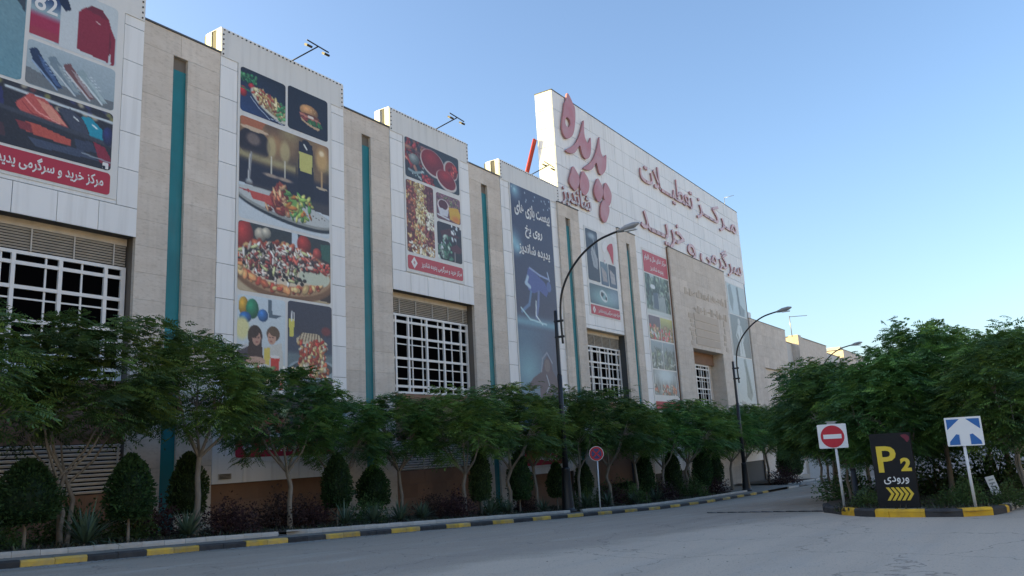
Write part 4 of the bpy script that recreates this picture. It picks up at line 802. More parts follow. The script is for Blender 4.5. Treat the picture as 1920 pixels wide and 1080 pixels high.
for i, (nm, body, x0, x1, z0, h, lab) in enumerate((
    ('wall_lettering', ('تعطیـــلات', 'مـرکــز'), 58.2, 82.9, 20.75, 2.6, 'upper row of raised red Persian letters on the sign wall'),
    ('wall_lettering', ('خریـــد', 'و', 'سرگرمی'), 57.5, 83.2, 16.35, 2.6, 'lower row of raised red Persian letters on the sign wall'))):
    wr = empty(nm, (x0, FY, z0), lab, 'sign', 'raised letter rows')
    spans = [(58.2, 70.0, .0), (70.8, 82.6, .0)] if i == 0 else [(57.5, 66.8, 0), (67.3, 69.4, -.35), (70.6, 82.7, -.1)]
    for b, (xa, xb, dz) in zip(body, spans):
        hh = h if b != 'و' else 1.7
        flat('word', text2d(persian(b), xb-xa, hh, .10, .006), REDTXT, wr, xa, YS-.02, z0+dz, edge=REDEDGE)

# ------------------------------------------------------------------ street lamps
def lamp(X, Y, label):
    z = gz(X, KY)+.14; r = empty('street_lamp', (X, Y, z), label, 'street lamp', 'street lamps along the kerb')
    H = 9.85
    V, F = tube([(X, Y, z), (X, Y, z+.12), (X, Y, z+.13), (X, Y, z+.25), (X, Y, z+1.0), (X, Y, z+2.0), (X, Y, z+2.06), (X, Y, z+2.12)], [.40, .40, .33, .31, .25, .20, .23, .15], 12); meshobj('base', V, F, BLACKMETAL, r, True)
    V, F = tube([(X, Y, z+2.1), (X, Y, z+4.4), (X, Y, z+6.6)], [.145, .13, .12], 10); meshobj('lower_pole', V, F, BLACKMETAL, r, True)
    V, F = tube([(X, Y, z+6.6), (X, Y, z+6.65), (X, Y, z+8.3), (X, Y, z+H)], [.12, .095, .09, .085], 10); meshobj('upper_pole', V, F, BLACKMETAL, r, True)
    for zz in (H-1.35, H-.55): tubes('clamp', [([(X, Y+.1, z+zz), (X, Y-.42, z+zz)], .06)], BLACKMETAL, r, 8)
    arm = [(X, Y-.32, z+H-1.7), (X, Y-.30, z+H-.9), (X, Y-.30, z+H-.1), (X, Y-.42, z+H+.75), (X, Y-.75, z+H+1.5), (X, Y-1.25, z+H+2.15), (X, Y-1.9, z+H+2.72), (X, Y-2.7, z+H+3.15), (X, Y-3.4, z+H+3.33), (X, Y-3.95, z+H+3.42)]
    arm = [tuple(a) for a in smooth_open(arm)]
    tubes('arm', [(arm, .058)], BLACKMETAL, r, 8)
    e = arm[-1]
    V, F = tube([(X, e[1]+.15, e[2]-.03), (X, e[1]-.05, e[2]), (X, e[1]-.3, e[2]+.05), (X, e[1]-.75, e[2]+.13), (X, e[1]-1.0, e[2]+.17)], [.065, .11, .16, .14, .05], 10)
    hd = meshobj('lamp_head', V, F, LAMPHEAD, r, True); boxes('lens', [(X-.09, X+.09, e[1]-.85, e[1]-.25, e[2]-.13, e[2]-.06)], LAMPGLASS, hd)
    return r
def smooth_open(pts, n=4):
    out = []; P = [np.array(p) for p in pts]; P = [2*P[0]-P[1]]+P+[2*P[-1]-P[-2]]
    for i in range(1, len(P)-2):
        p0, p1, p2, p3 = P[i-1:i+3]
        for t in np.arange(n)/n: out.append(.5*((2*p1)+(-p0+p2)*t+(2*p0-5*p1+4*p2-p3)*t*t+(-p0+3*p1-3*p2+p3)*t**3))
    out.append(P[-2]); return out
lamp(34.4, 19.95, 'black street lamp with curved arm in front of the skating banner')
lamp(61.4, 19.95, 'black street lamp with curved arm before the faded fashion banner')
lamp(88.5, 19.95, 'farthest street lamp, only its curved arm showing above the trees')

# ------------------------------------------------------------------ traffic signs
def post(r, X, Y, z0, z1, rad, m, lean=0.): return tubes('post', [([(X, Y, z0), (X, Y-lean*(z1-z0), z1)], rad)], m, r, 10)
def disc(rad, n=28): return [(rad*math.cos(2*math.pi*k/n), rad*math.sin(2*math.pi*k/n)) for k in range(n)]
X, Y = 35.62, 18.86; zb = gz(X, KY)+.14
r = empty('no_stopping_sign', (X, Y, zb), 'round blue no-stopping sign with red cross on white post at the kerb', 'traffic sign')
post(r, X, Y, zb, zb+2.85, .034, WHITEPAINT, .01)
sg = Matrix.Translation((X-.05, Y-.03, zb+2.75)) @ Matrix.Rotation(R(35), 4, 'Z')
def place(o): o.matrix_basis = sg; o.matrix_parent_inverse = r.matrix_basis.inverted()
for nm, lp, m, dz in (('plate', [disc(.36)], SIGNWHITE, 0), ('ring', [disc(.335), disc(.25)[::-1]], SIGNRED, .014), ('face', [disc(.25)], NAVY, .014)):
    V, F = shape2d(lp, .012); o = meshobj(nm, [(-(p[2]+dz), -p[0], p[1]) for p in V], F, m, r); place(o)
for a in (45, -45):
    V, F = shape2d([[(-.25, -.032), (.25, -.032), (.25, .032), (-.25, .032)]], .004); c, s = math.cos(R(a)), math.sin(R(a))
    o = meshobj('cross_bar', [(-(p[2]+.027+(.005 if a > 0 else 0)), -(p[0]*c-p[1]*s), p[0]*s+p[1]*c) for p in V], F, SIGNRED, r); place(o)
# no entry
X, Y = 24.6, 5.25; zb = gz(X, Y)+.13
r = empty('no_entry_sign', (X, Y, zb), 'square white no-entry sign with red disc on the island corner', 'traffic sign')
post(r, X, Y, zb, -.10, .038, WHITEPAINT, -.012)
cy, cz = 5.31, -.06
flat('board', shape2d([rrect(.80, .68, .03)], .015), SIGNWHITE, r, X-.05, cy+.40, cz-.34, facing_x)
flat('red_disc', shape2d([[(x*1.03, y) for x, y in disc(.315)]], .004), SIGNRED, r, X-.067, cy, cz-.01, facing_x)
flat('white_bar', shape2d([[(-.25, -.062), (.25, -.062), (.25, .062), (-.25, .062)]], .004), SIGNWHITE, r, X-.072, cy, cz-.01, facing_x)
boxes('bracket', [(X-.04, X+.04, cy-.12, cy+.12, cz+.341, cz+.40), (X-.06, X+.06, cy-.16, cy+.16, cz+.40, cz+.42)], GREYMETAL, r)
# totem P2
X, Y0, Y1 = 23.2, 3.12, 4.10; zb = gz(X, 3.6)+.10
r = empty('parking_totem', (X, 3.6, zb), 'black parking sign board with yellow P2 and five chevrons on the island', 'sign')
boxes('board', [(X, X+.16, Y0, Y1, zb+.05, -.06)], SIGNBLACK, r); boxes('foot', [(X-.1, X+.26, Y0-.12, Y1+.04, zb-.08, zb+.049)], GREYMETAL, r)
W = Y1-Y0; HT = -.06-zb
def onboard(nm, VF, m, u, v): return flat(nm, VF, m, r, X-.003, Y1-u*W, zb+.05+v*(HT-.05), facing_x)
onboard('letter', text2d('P', .46, .67, .008, .018), YELLOW, .13, .475)
onboard('numeral', text2d('2', .25, .34, .008, .05), YELLOW, .68, .485)
onboard('lettering', text2d(persian('ورودی'), .60, .20, .008, .012), SIGNWHITE, .22, .315)
for k in range(5):
    onboard('chevron', shape2d([[(0, 0), (.11, .165), (0, .33), (.075, .33), (.185, .165), (.075, 0)]], .008), YELLOW, .24+.118*k, .10)
onboard('red_mark', shape2d([smooth_loop([(0, .18), (.12, .2), (.2, .12), (.14, 0), (.08, .08)])], .006), mat('dark_red', (.16, .012, .03), .5), .78, .87)
# one-way arrow
X, Y = 22.9, 1.86; zb = gz(X, Y)+.13
r = empty('one_way_sign', (X, Y, zb), 'square blue sign with white up arrow on white post', 'traffic sign')
post(r, X, Y, zb, -.25, .036, WHITEPAINT, -.02)
flat('board', shape2d([rrect(.80, .70, .02)], .012), SIGNWHITE, r, X-.05, 2.24, -.46, facing_x)
for tri in ([(.04, .655), (.04, .40), (.33, .655)], [(.76, .655), (.76, .40), (.47, .655)], [(.05, .03), (.29, .03), (.29, .27), (.22, .29), (.06, .11)], [(.75, .03), (.51, .03), (.51, .27), (.58, .29), (.74, .11)]):
    flat('blue_field', shape2d([tri], .004), SIGNBLUE, r, X-.063, 2.24, -.46, facing_x)
# saw-toothed film edge of the arrow
for k in range(9):
    for u in (.285, .505): flat('film_edge', shape2d([[(u-.007, .035+.026*k), (u+.012, .035+.026*k), (u+.012, .048+.026*k), (u-.007, .048+.026*k)]], .003), SIGNWHITE, r, X-.068, 2.24, -.46, facing_x)
# small plate and dark pipe on the island
X, Y = 25.5, 1.5; zb = gz(X, Y)+.13
r = empty('small_plate_sign', (X, Y, zb), 'small tilted grey plate on a short stake by the island kerb', 'sign')
post(r, X, Y, zb, zb+.55, .02, GREYMETAL, -.18)
o = boxes('plate', [(-.012, .012, -.11, .11, -.25, .25)], WHITEPAINT, r); o.matrix_basis = Matrix.Translation((X-.03, Y+.08, zb+.45)) @ Matrix.Rotation(R(-14), 4, 'X'); o.matrix_parent_inverse = r.matrix_basis.inverted()
for k in range(4):
    q = boxes('text_line', [(-.016, -.0125, -.07, .07-.02*(k % 2), -.14+.09*k, -.10+.09*k)], GREYMETAL); q.parent = o
X, Y = 24.9, 4.95; zb = gz(X, Y)+.1
r = empty('pipe_post', (X, Y, zb), 'dark pipe post between the no-entry sign and the parking board', 'post')
V, F = tube([(X, Y, zb), (X, Y, zb+.06), (X, Y, zb+.07), (X, Y, zb+1.05)], [.14, .14, .075, .07], 10); meshobj('pipe', V, F, BLACKMETAL, r, True); tubes('cap', [([(X, Y, zb+1.05), (X, Y, zb+1.09)], .085)], BLACKMETAL, r, 10)
# far street furniture
X, Y = 78.6, 19.0; zb = gz(X, KY)+.13
r = empty('marker_post', (X, Y, zb), 'thin pale marker post at the far kerb', 'post'); post(r, X, Y, zb, zb+2.6, .06, WHITEPAINT); tubes('cap', [([(X, Y, zb+2.6), (X, Y, zb+2.7)], .09)], GREYMETAL, r)
X, Y = 86.0, 20.2; zb = gz(X, KY)+.13
r = empty('red_barrel', (X, Y, zb), 'faded red barrel behind the thin marker post', 'barrel')
V, F = tube([(X, Y, zb), (X, Y, zb+.03), (X, Y, zb+.5), (X, Y, zb+.55), (X, Y, zb+.6), (X, Y, zb+1.1), (X, Y, zb+1.15), (X, Y, zb+1.2), (X, Y, zb+1.75)], [.5, .52, .52, .55, .52, .52, .55, .52, .52], 14); meshobj('drum', V, F, BARREL, r, True); tubes('lid', [([(X, Y, zb+1.75), (X, Y, zb+1.8)], .54)], BARREL, r, 14)
def boulder(x, y, s, label):
    bm = bmesh.new(); bmesh.ops.create_icosphere(bm, subdivisions=3, radius=1)
    for v in bm.verts:
        k = 1+.22*math.sin(v.co.x*3+x)+.18*math.sin(v.co.y*4+y)+random.uniform(-.04, .04); v.co = Vector((v.co.x*s[0]*k, v.co.y*s[1]*k, max(v.co.z, -.3)*s[2]*k))
    me = bpy.data.meshes.new('broken_kerbstone'); bm.to_mesh(me); bm.free(); me.materials.append(CONC); o = bpy.data.objects.new('broken_kerbstone', me); o.location = (x, y, gz(x, min(y, KY))+.1); link(o); tag(o, label, 'stone', 'loose stones at the driveway')
boulder(73.0, 18.3, (1.6, .4, .25), 'long loose kerbstone lying at the driveway mouth')
boulder(76.5, 17.6, (.9, .4, .3), 'dark loose stone by the marker post')
boulder(81.0, 17.2, (1.2, .5, .35), 'farthest loose stone on the road edge')

# ------------------------------------------------------------------ plants
def mesh_from(name, V, F, m, tint=None, smooth=False):
    V = np.asarray(V, 'f'); F = np.asarray(F, 'i'); k = F.shape[1]
    me = bpy.data.meshes.new(name); me.vertices.add(len(V)); me.vertices.foreach_set('co', V.ravel()); me.loops.add(F.size); me.loops.foreach_set('vertex_index', F.ravel())
    me.polygons.add(len(F)); me.polygons.foreach_set('loop_start', np.arange(0, F.size, k, dtype='i')); me.update(calc_edges=True)
    if tint is not None:
        a = me.color_attributes.new('tint', 'FLOAT_COLOR', 'POINT'); a.data.foreach_set('color', np.concatenate([tint, np.ones((len(tint), 1))], 1).astype('f').ravel())
    me.materials.append(m); return me
def unit(a): return a/np.maximum(np.linalg.norm(a, axis=-1, keepdims=True), 1e-6)
def leaf_cards(P, D, L, tint, pairs=6, lw=.30, ll=.30, droop=.35, r=None):
    """pinnate leaves: P start, D direction, L length -> small rhombic leaflets"""
    r = r or rng; n = len(P); up = np.array([0, 0, 1.]); side = unit(np.cross(D, up)+1e-4); V, T = [], []
    roll = r.normal(0, .5, (n, 1)); nrm = unit(np.cross(side, D)); side = unit(side*np.cos(roll)+nrm*np.sin(roll))
    for k in range(pairs):
        s = (k+1.2)/(pairs+.6); base = P+D*L[:, None]*s; base = base-up*(L*droop*s*s)[:, None]
        size = L*ll*(1-.35*abs(s-.5)*2)
        for sg in (-1, 1):
            d = unit(side*sg+D*.45-up*.25+r.normal(0, .12, (n, 3))); w = unit(np.cross(d, np.cross(side, D)))*1.0
            w = unit(D-d*np.sum(D*d, 1, keepdims=True))
            a = base; c = base+d*size[:, None]; b1 = base+d*(size*.5)[:, None]+w*(size*lw*.5)[:, None]; b2 = base+d*(size*.5)[:, None]-w*(size*lw*.5)[:, None]-up*(size*.06)[:, None]
            V.append(np.stack([a, b1, c, b2], 1)); T.append(tint)
    d = unit(D-up*.5); base = P+D*L[:, None]-up*(L*droop)[:, None]; size = L*ll; c = base+d*size[:, None]
    V.append(np.stack([base, base+d*(size*.5)[:, None]+side*(size*lw*.5)[:, None], c, base+d*(size*.5)[:, None]-side*(size*lw*.5)[:, None]], 1)); T.append(tint)
    V = np.concatenate(V, 0); T = np.concatenate(T, 0); N = len(V)
    return V.reshape(-1, 3), np.arange(N*4).reshape(N, 4), np.repeat(T, 4, 0)
GREENS = np.array([(.036, .080, .024), (.042, .092, .028), (.028, .068, .026), (.056, .104, .030), (.032, .072, .038)])
def tree_meshes(seed, H=6.0, Rr=2.3, fork=.34, tips=170, per=17, base_z=.41, stems=1, leafL=.44):
    r = np.random.default_rng(seed); V, F = [], []
    def add(path, rad, seg=6):
        v, f = tube(path, rad, seg, False); k = len(V); V.extend(v); F.extend([tuple(i+k for i in q) for q in f])
    zc = H*(base_z+1)/2; rz = H*(1-base_z)/2
    lob = r.normal(0, 1, (7, 3)); lob = unit(lob); lobs = r.uniform(-.42, .42, 7)
    T = []
    while len(T) < tips:
        d = unit(r.normal(0, 1, 3)); 
        if d[2] < -.8: continue
        k = 1+sum(a*max(0, float(d@l))**3 for a, l in zip(lobs, lob)); f = r.uniform(.35, 1)**.45*k
        z = zc+d[2]*rz*f*(1. if d[2] > 0 else .95); T.append((d[0]*Rr*f, d[1]*Rr*f, z))
    T = np.array(T); T[:, 2] = np.minimum(T[:, 2], H-.05)
    for s in range(stems):
        ang = r.uniform(0, 6.28); off = (0 if stems == 1 else .16); bx, by = off*math.cos(ang), off*math.sin(ang)
        fz = H*fork*r.uniform(.9, 1.1); tr = [(bx, by, -.15)]
        for k in range(1, 5): tr.append((bx+r.normal(0, .035)*k/2+(bx*k*.35), by+r.normal(0, .035)*k/2+(by*k*.35), fz*k/4))
        r0 = .105 if stems == 1 else .07
        add(tr, [r0*1.25, r0, r0*.92, r0*.86, r0*.82], 8); top = np.array(tr[-1])
        nb = 5 if stems == 1 else 3; a0 = r.uniform(0, 6.28)
        for b in range(nb):
            a = a0+6.283*b/nb+r.normal(0, .25); reach = Rr*r.uniform(.4, .6)
            e = top+np.array([math.cos(a)*reach, math.sin(a)*reach, H*r.uniform(.22, .36)]); m = top+(e-top)*.5+np.array([math.cos(a)*.12, math.sin(a)*.12, -.08])
            add([tuple(top), tuple(m), tuple(e)], [r0*.6, r0*.45, r0*.3], 6)
            near = T[np.argsort(np.linalg.norm(T-e, axis=1))[:9]]
            for q in near: add([tuple(m*.25+e*.75), tuple((e+q)/2+np.array([0, 0, .08])), tuple(q)], [r0*.28, r0*.18, .006], 4)
    tm = mesh_from('trunk', [tuple(v) for v in V], [(f if len(f) == 4 else f) for f in F], BARK)
    tm.polygons.foreach_set('use_smooth', [True]*len(tm.polygons))
    n = tips*per; P = np.repeat(T, per, 0)+r.normal(0, .16, (n, 3))*np.array([1.3, 1.3, .6])
    out = unit(P-np.array([0, 0, zc-.4*rz])); az = r.uniform(0, 6.283, n); D = unit(np.stack([np.cos(az), np.sin(az), r.uniform(-.35, .3, n)], 1)+out*np.array([.7, .7, .35]))
    tipc = GREENS[r.integers(0, 5, tips)]*r.uniform(.75, 1.35, (tips, 1)); tint = np.repeat(tipc, per, 0)*r.uniform(.8, 1.25, (n, 1))
    L = r.uniform(.7, 1.15, n)*leafL
    lv, lf, lt = leaf_cards(P, D, L, tint, 6, .36, .36, .30, r)
    cm = mesh_from('crown', lv, lf, LEAF, lt)
    return tm, cm
TV = [tree_meshes(11), tree_meshes(12, Rr=2.2, fork=.32), tree_meshes(13, Rr=2.4, fork=.34), tree_meshes(14, Rr=2.2, fork=.28, stems=3),
      tree_meshes(21, H=5.4, Rr=2.5, fork=.30, base_z=.16, tips=280, per=17, stems=2, leafL=.46), tree_meshes(22, H=5.4, Rr=2.6, fork=.28, base_z=.18, tips=280, per=17, stems=3, leafL=.46), tree_meshes(23, H=5.6, Rr=2.2, fork=.33, base_z=.18, tips=240, per=17, leafL=.46)]
def tree(name, v, x, y, z, H, W, rot, label, group):
    tm, cm = TV[v]; h0 = 6.0 if v < 4 else (5.4 if v < 6 else 5.6); w0 = (2.3, 2.2, 2.4, 2.2, 2.5, 2.6, 2.2)[v]
    r = empty(name, (x, y, z), label, 'tree', group); q = random.Random(int(x*97+y*31)); r.rotation_euler = (q.uniform(-.05, .05), q.uniform(-.05, .05), rot); r.scale = (W/w0*q.uniform(.9, 1.1), W/w0*q.uniform(.9, 1.1), H/h0)
    for nm, me in (('trunk', tm), ('crown', cm)):
        o = bpy.data.objects.new(nm, me); o.parent = r; COL.objects.link(o)
    return r
GT = 'street trees in the bed along the facade'
ST = [  # variant, X, Y, height, crown radius, label
 (3, 7.6, 21.2, 6.2, 2.2, 'leafy street tree at the left picture edge below the nearest window'),
 (3, 11.3, 21.4, 6.0, 1.95, 'many-stemmed street tree left of the first teal strip'),
 (0, 15.0, 21.3, 6.05, 1.95, 'street tree in front of the first teal strip'),
 (1, 18.5, 21.3, 5.3, 1.75, 'street tree with forked pale trunk below the pizza photo'),
 (2, 22.2, 22.6, 4.8, 1.6, 'smaller set-back street tree before the second teal strip'),
 (0, 25.3, 22.4, 5.15, 2.0, 'set-back street tree left of the second grid window'),
 (2, 28.0, 21.3, 5.45, 2.0, 'street tree below the middle of the second grid window'),
 (1, 31.6, 21.4, 5.65, 1.9, 'street tree left of the skating banner'),
 (0, 34.6, 21.8, 5.75, 2.0, 'street tree just behind the nearest street lamp'),
 (2, 38.0, 21.3, 6.3, 2.0, 'street tree behind the round no-stopping sign'),
 (1, 41.6, 21.3, 6.2, 2.2, 'street tree below the skating banner right edge'),
 (0, 45.3, 21.4, 6.1, 2.2, 'street tree below the third grid window'),
 (2, 49.2, 21.3, 6.1, 2.3, 'street tree below the jewellery banner'),
 (1, 53.2, 21.4, 6.3, 2.3, 'street tree below the restaurant banner left edge'),
 (0, 57.4, 21.3, 6.4, 2.4, 'street tree left of the second street lamp'),
 (2, 64.2, 22.0, 6.5, 2.4, 'street tree right of the second street lamp'),
 (1, 69.0, 22.4, 6.6, 2.5, 'street tree before the faded fashion banner'),
 (0, 75.0, 22.2, 6.8, 2.6, 'street tree at the driveway below the stone portal'),
 (2, 81.0, 22.6, 7.0, 2.7, 'street tree before the lower stone block'),
]
for i, (v, x, y, H, W, lab) in enumerate(ST): tree('street_tree', v, x, y, gz(x, KY)+SOILZ-.05, H, W, i*2.1, lab, GT)
GI = 'trees crowded on the traffic island'
IT = [(4, 27.1, 4.0, 4.6, 1.95, 'island tree behind the parking board'), (5, 25.9, .7, 4.55, 1.8, 'island tree with forked trunk behind the blue arrow sign'),
      (6, 28.6, 2.9, 5.85, 1.7, 'taller island tree rising between the parking board and the arrow sign'), (5, 29.8, 6.1, 4.7, 2.0, 'island tree behind the no-entry sign'),
      (4, 30.5, -.9, 4.7, 2.1, 'island tree at the right picture edge'), (6, 31.0, 4.6, 5.0, 2.0, 'second-row island tree above the no-entry sign'),
      (5, 33.5, 7.6, 5.3, 2.0, 'leftmost island tree covering the end of the building'), (6, 33.0, 1.5, 6.0, 1.9, 'second-row island tree above the arrow sign'),
      (6, 38.0, 5.2, 5.3, 2.4, 'deep island tree behind the second row'), (5, 40.0, -2.0, 5.3, 2.6, 'deep island tree towards the right edge'), (4, 39.0, 8.6, 5.4, 2.1, 'deep island tree beside the carriageway')]
for i, (v, x, y, H, W, lab) in enumerate(IT): tree('island_tree', v, x, y, gz(x, y)+.12, H, W, i*1.7+.4, lab, GI)

# clipped shrubs
def topiary_mesh(seed, H=1.9, W=.72):
    r = np.random.default_rng(seed); n = 3600; th = r.uniform(0, 6.283, n); t = r.uniform(0, 1, n)
    prof = lambda t: np.sin(np.pi*np.clip(.08+.92*t, 0, 1)**.72)**.62
    rad = W*prof(t)*r.uniform(.82, 1.10, n)*(1+.06*np.sin(th*3+t*9)+.05*np.sin(th*7-t*13)+.04*np.sin(th*2+t*23)); P = np.stack([rad*np.cos(th), rad*np.sin(th), t*H], 1)
    N = unit(np.stack([np.cos(th), np.sin(th), (t-.4)*1.4], 1)); D = unit(N+r.normal(0, .55, (n, 3))+np.array([0, 0, .5])); S = unit(np.cross(D, r.normal(0, 1, (n, 3)))); l = r.uniform(.07, .15, n)[:, None]
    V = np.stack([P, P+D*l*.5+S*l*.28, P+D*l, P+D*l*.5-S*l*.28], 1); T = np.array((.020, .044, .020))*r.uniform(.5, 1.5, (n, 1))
    V = V.reshape(-1, 3); T = np.repeat(T, 4, 0); F = np.arange(n*4).reshape(n, 4)
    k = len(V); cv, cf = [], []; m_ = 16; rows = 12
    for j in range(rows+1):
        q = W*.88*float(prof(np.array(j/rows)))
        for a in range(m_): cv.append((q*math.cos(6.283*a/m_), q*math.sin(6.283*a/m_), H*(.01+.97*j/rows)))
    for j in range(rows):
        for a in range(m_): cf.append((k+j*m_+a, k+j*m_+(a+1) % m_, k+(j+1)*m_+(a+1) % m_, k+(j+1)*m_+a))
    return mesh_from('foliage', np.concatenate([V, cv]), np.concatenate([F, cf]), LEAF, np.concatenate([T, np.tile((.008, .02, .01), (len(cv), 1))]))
TOPI = [topiary_mesh(31), topiary_mesh(32, 2.0, .62)]
STEM = mesh_from('stem', *[np.array(a) for a in (lambda v, f: (v, [q for q in f if len(q) == 4]))(*tube([(0, 0, -.1), (.02, 0, .4), (0, .02, .9)], [.05, .04, .035], 6, False))], BARK)
ORD = ['first', 'second', 'third', 'fourth', 'fifth', 'sixth', 'seventh', 'eighth', 'ninth', 'tenth', 'eleventh', 'twelfth', 'thirteenth', 'fourteenth', 'fifteenth', 'sixteenth', 'seventeenth', 'eighteenth', 'nineteenth', 'twentieth']
for i, (x, y, s, h) in enumerate([(10.0, 20.9, 1.25, .8), (12.65, 20.9, 1.2, .85), (16.0, 23.2, 1.0, 1.0), (20.9, 21.6, 1.05, .95), (23.6, 22.4, 1.1, .8), (29.6, 21.6, .95, 1.2), (32.3, 21.3, 1.0, 1.15), (36.9, 22.0, 1.0, .9), (40.2, 22.2, .9, 1.0), (47.0, 21.6, 1.1, 1.2), (51.3, 21.6, 1.1, 1.3), (55.3, 21.0, 1.3, 1.5), (59.2, 21.6, 1.2, 1.5), (74.5, 20.4, 1.5, 1.6), (77.5, 20.6, 1.5, 1.6)]):
    z = gz(x, KY)+SOILZ-.04; r = empty('clipped_shrub', (x, y, z), ORD[i]+' egg-shaped clipped shrub from the left in the roadside bed', 'shrub', 'clipped shrubs in the roadside bed')
    o = bpy.data.objects.new('stem', STEM); o.parent = r; COL.objects.link(o)
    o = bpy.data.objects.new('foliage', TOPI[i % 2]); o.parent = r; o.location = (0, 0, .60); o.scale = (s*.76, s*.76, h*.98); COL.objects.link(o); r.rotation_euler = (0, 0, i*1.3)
# spiky rosettes
def rosette(seed, n=95, L=.85):
    r = np.random.default_rng(seed); V, F, T = [], [], []
    for k in range(n):
        az = r.uniform(0, 6.283); el = r.uniform(.25, 1.35); l = L*r.uniform(.7, 1.1); w = .024; d = np.array([math.cos(az), math.sin(az), 0]); s = np.array([-d[1], d[0], 0]); c = np.array((.080, .125, .080))*r.uniform(.6, 1.5)
        b0 = len(V)
        for j, t in enumerate((0, .35, .7, 1.)):
            p = d*(math.cos(el)*l*t+.03)+np.array([0, 0, math.sin(el)*l*t-.38*l*t*t*math.cos(el)+.05]); ww = w*(1, 1.1, .7, .05)[j]
            V += [p-s*ww, p+s*ww]; T += [c, c]
        for j in range(3): F.append((b0+2*j, b0+2*j+1, b0+2*j+3, b0+2*j+2))
    return mesh_from('blades', V, F, BLADE, np.array(T))
ROS = [rosette(41), rosette(42, 80, 1.0)]
for i, (x, y, s) in enumerate([(8.9, 20.5, 1.0), (11.2, 20.35, 1.25), (14.1, 20.4, 1.15), (20.2, 20.5, 1.0), (21.6, 20.5, 1.0), (23.1, 20.6, 1.0), (24.6, 20.8, 1.05), (29.0, 20.7, 1.0), (30.6, 20.9, .9), (33.0, 20.5, .8), (37.4, 20.6, 1.1), (40.0, 20.7, 1.1), (43.2, 20.6, 1.0), (46.2, 20.6, 1.1)]):
    r = empty('spiky_plant', (x, y, gz(x, KY)+SOILZ-.03), ORD[i]+' spiky grey-green rosette from the left in the roadside bed', 'plant', 'spiky rosettes in the roadside bed')
    o = bpy.data.objects.new('blades', ROS[i % 2]); o.parent = r; o.scale = (s, s, s); COL.objects.link(o); r.rotation_euler = (0, 0, i*2.2)
    o = bpy.data.objects.new('stem', STEM); o.parent = r; o.scale = (.9, .9, .14); COL.objects.link(o)
# loose shrubs
def bush(seed, col, n=1500, R0=.75, H=.95, lf=.075):
    r = np.random.default_rng(seed); d = unit(r.normal(0, 1, (n, 3))); d[:, 2] = np.abs(d[:, 2]); f = r.uniform(.35, 1.05, (n, 1))*(1+.25*np.sin(d[:, :1]*5+1)*np.cos(d[:, 1:2]*6))
    P = d*f*np.array([R0, R0, H]); D = unit(d+r.normal(0, .6, (n, 3))); S = unit(np.cross(D, r.normal(0, 1, (n, 3)))); l = (lf*r.uniform(.6, 1.4, n))[:, None]
    V = np.stack([P, P+D*l*.5+S*l*.3, P+D*l, P+D*l*.5-S*l*.3], 1).reshape(-1, 3); T = np.repeat(np.array(col)*r.uniform(.5, 1.5, (n, 1)), 4, 0)
    tw = []
    for k in range(24):
        q = unit(r.normal(0, 1, 3)); q[2] = abs(q[2])+.3; q = unit(q); e = q*np.array([R0, R0, H])*r.uniform(.8, 1.15); sd = unit(np.cross(q, [0, 0, 1.])+1e-3)*.008; tw += [np.array([0, 0, 0])-sd, np.array([0, 0, 0])+sd, e+sd*.4, e-sd*.4]
    V = np.concatenate([V, np.array(tw)]); T = np.concatenate([T, np.tile((.05, .03, .025), (len(tw), 1))])
    return mesh_from('foliage', V, np.arange(len(V)).reshape(-1, 4), LEAF, T)
BU = [bush(51, (.030, .018, .026), 1900), bush(52, (.026, .018, .024), 1900), bush(53, (.034, .068, .030), 1900)]
cnt = {0: 0, 1: 0}
for i, (x, y, s, k, h) in enumerate(sorted([(9.6, 21.6, 1.0, 2, 1.), (13.2, 21.9, 1.1, 2, 1.), (15.9, 21.0, 1.15, 0, 1.1), (18.6, 21.9, 1.3, 1, 1.2), (19.6, 21.6, 1.1, 0, 1.), (22.5, 21.6, 1.0, 2, 1.), (27.2, 21.2, 1.1, 0, 1.2), (26.2, 21.7, 1., 1, 1.), (31.0, 21.8, .9, 2, .9), (33.1, 21.6, .9, 1, .9), (39.0, 21.6, 1., 2, 1.1), (42.6, 21.7, 1.2, 0, 1.2), (44.4, 21.2, 1.2, 2, 1.2), (48.3, 21.0, 1.3, 1, 1.2), (53.0, 20.8, 1.4, 2, 1.2), (57.0, 20.8, 1.4, 0, 1.2), (73.2, 20.3, 1.8, 0, 1.5)  , (11.8, 22.3, 1.3, 2, 1.2), (14.4, 22.6, 1.2, 0, 1.1)])):
    kc = int(k == 2); nth = ORD[cnt[kc]]; cnt[kc] += 1
    r = empty('loose_shrub', (x, y, gz(x, KY)+SOILZ-.05), nth+(' loose purple-leaved shrub' if k < 2 else ' loose low green shrub')+' from the left in the roadside bed', 'shrub', 'loose shrubs in the roadside bed')
    o = bpy.data.objects.new('foliage', BU[k]); o.parent = r; o.scale = (s, s, h); COL.objects.link(o); o = bpy.data.objects.new('stem', STEM); o.parent = r; o.scale = (.5, .5, .3); COL.objects.link(o); r.rotation_euler = (0, 0, i*1.9)
for i, x in enumerate(np.arange(44.0, 60.0, 2.35)):
    if 33.4 < x < 35.8: continue
    y = 23.3+.5*math.sin(x*3.1)
    r = empty('wall_shrub', (x, y, gz(x, KY)+SOILZ-.05), 'dark green shrub against the brown base wall, '+(ORD[i] if i < 20 else 'last')+' from the left', 'shrub', 'dark shrubs against the base wall')
    o = bpy.data.objects.new('foliage', BU[2]); o.parent = r; o.scale = (1.25, 1.0, 1.25+.3*math.sin(x)); COL.objects.link(o); o = bpy.data.objects.new('stem', STEM); o.parent = r; o.scale = (.5, .5, .3); COL.objects.link(o); r.rotation_euler = (0, 0, i*2.3)
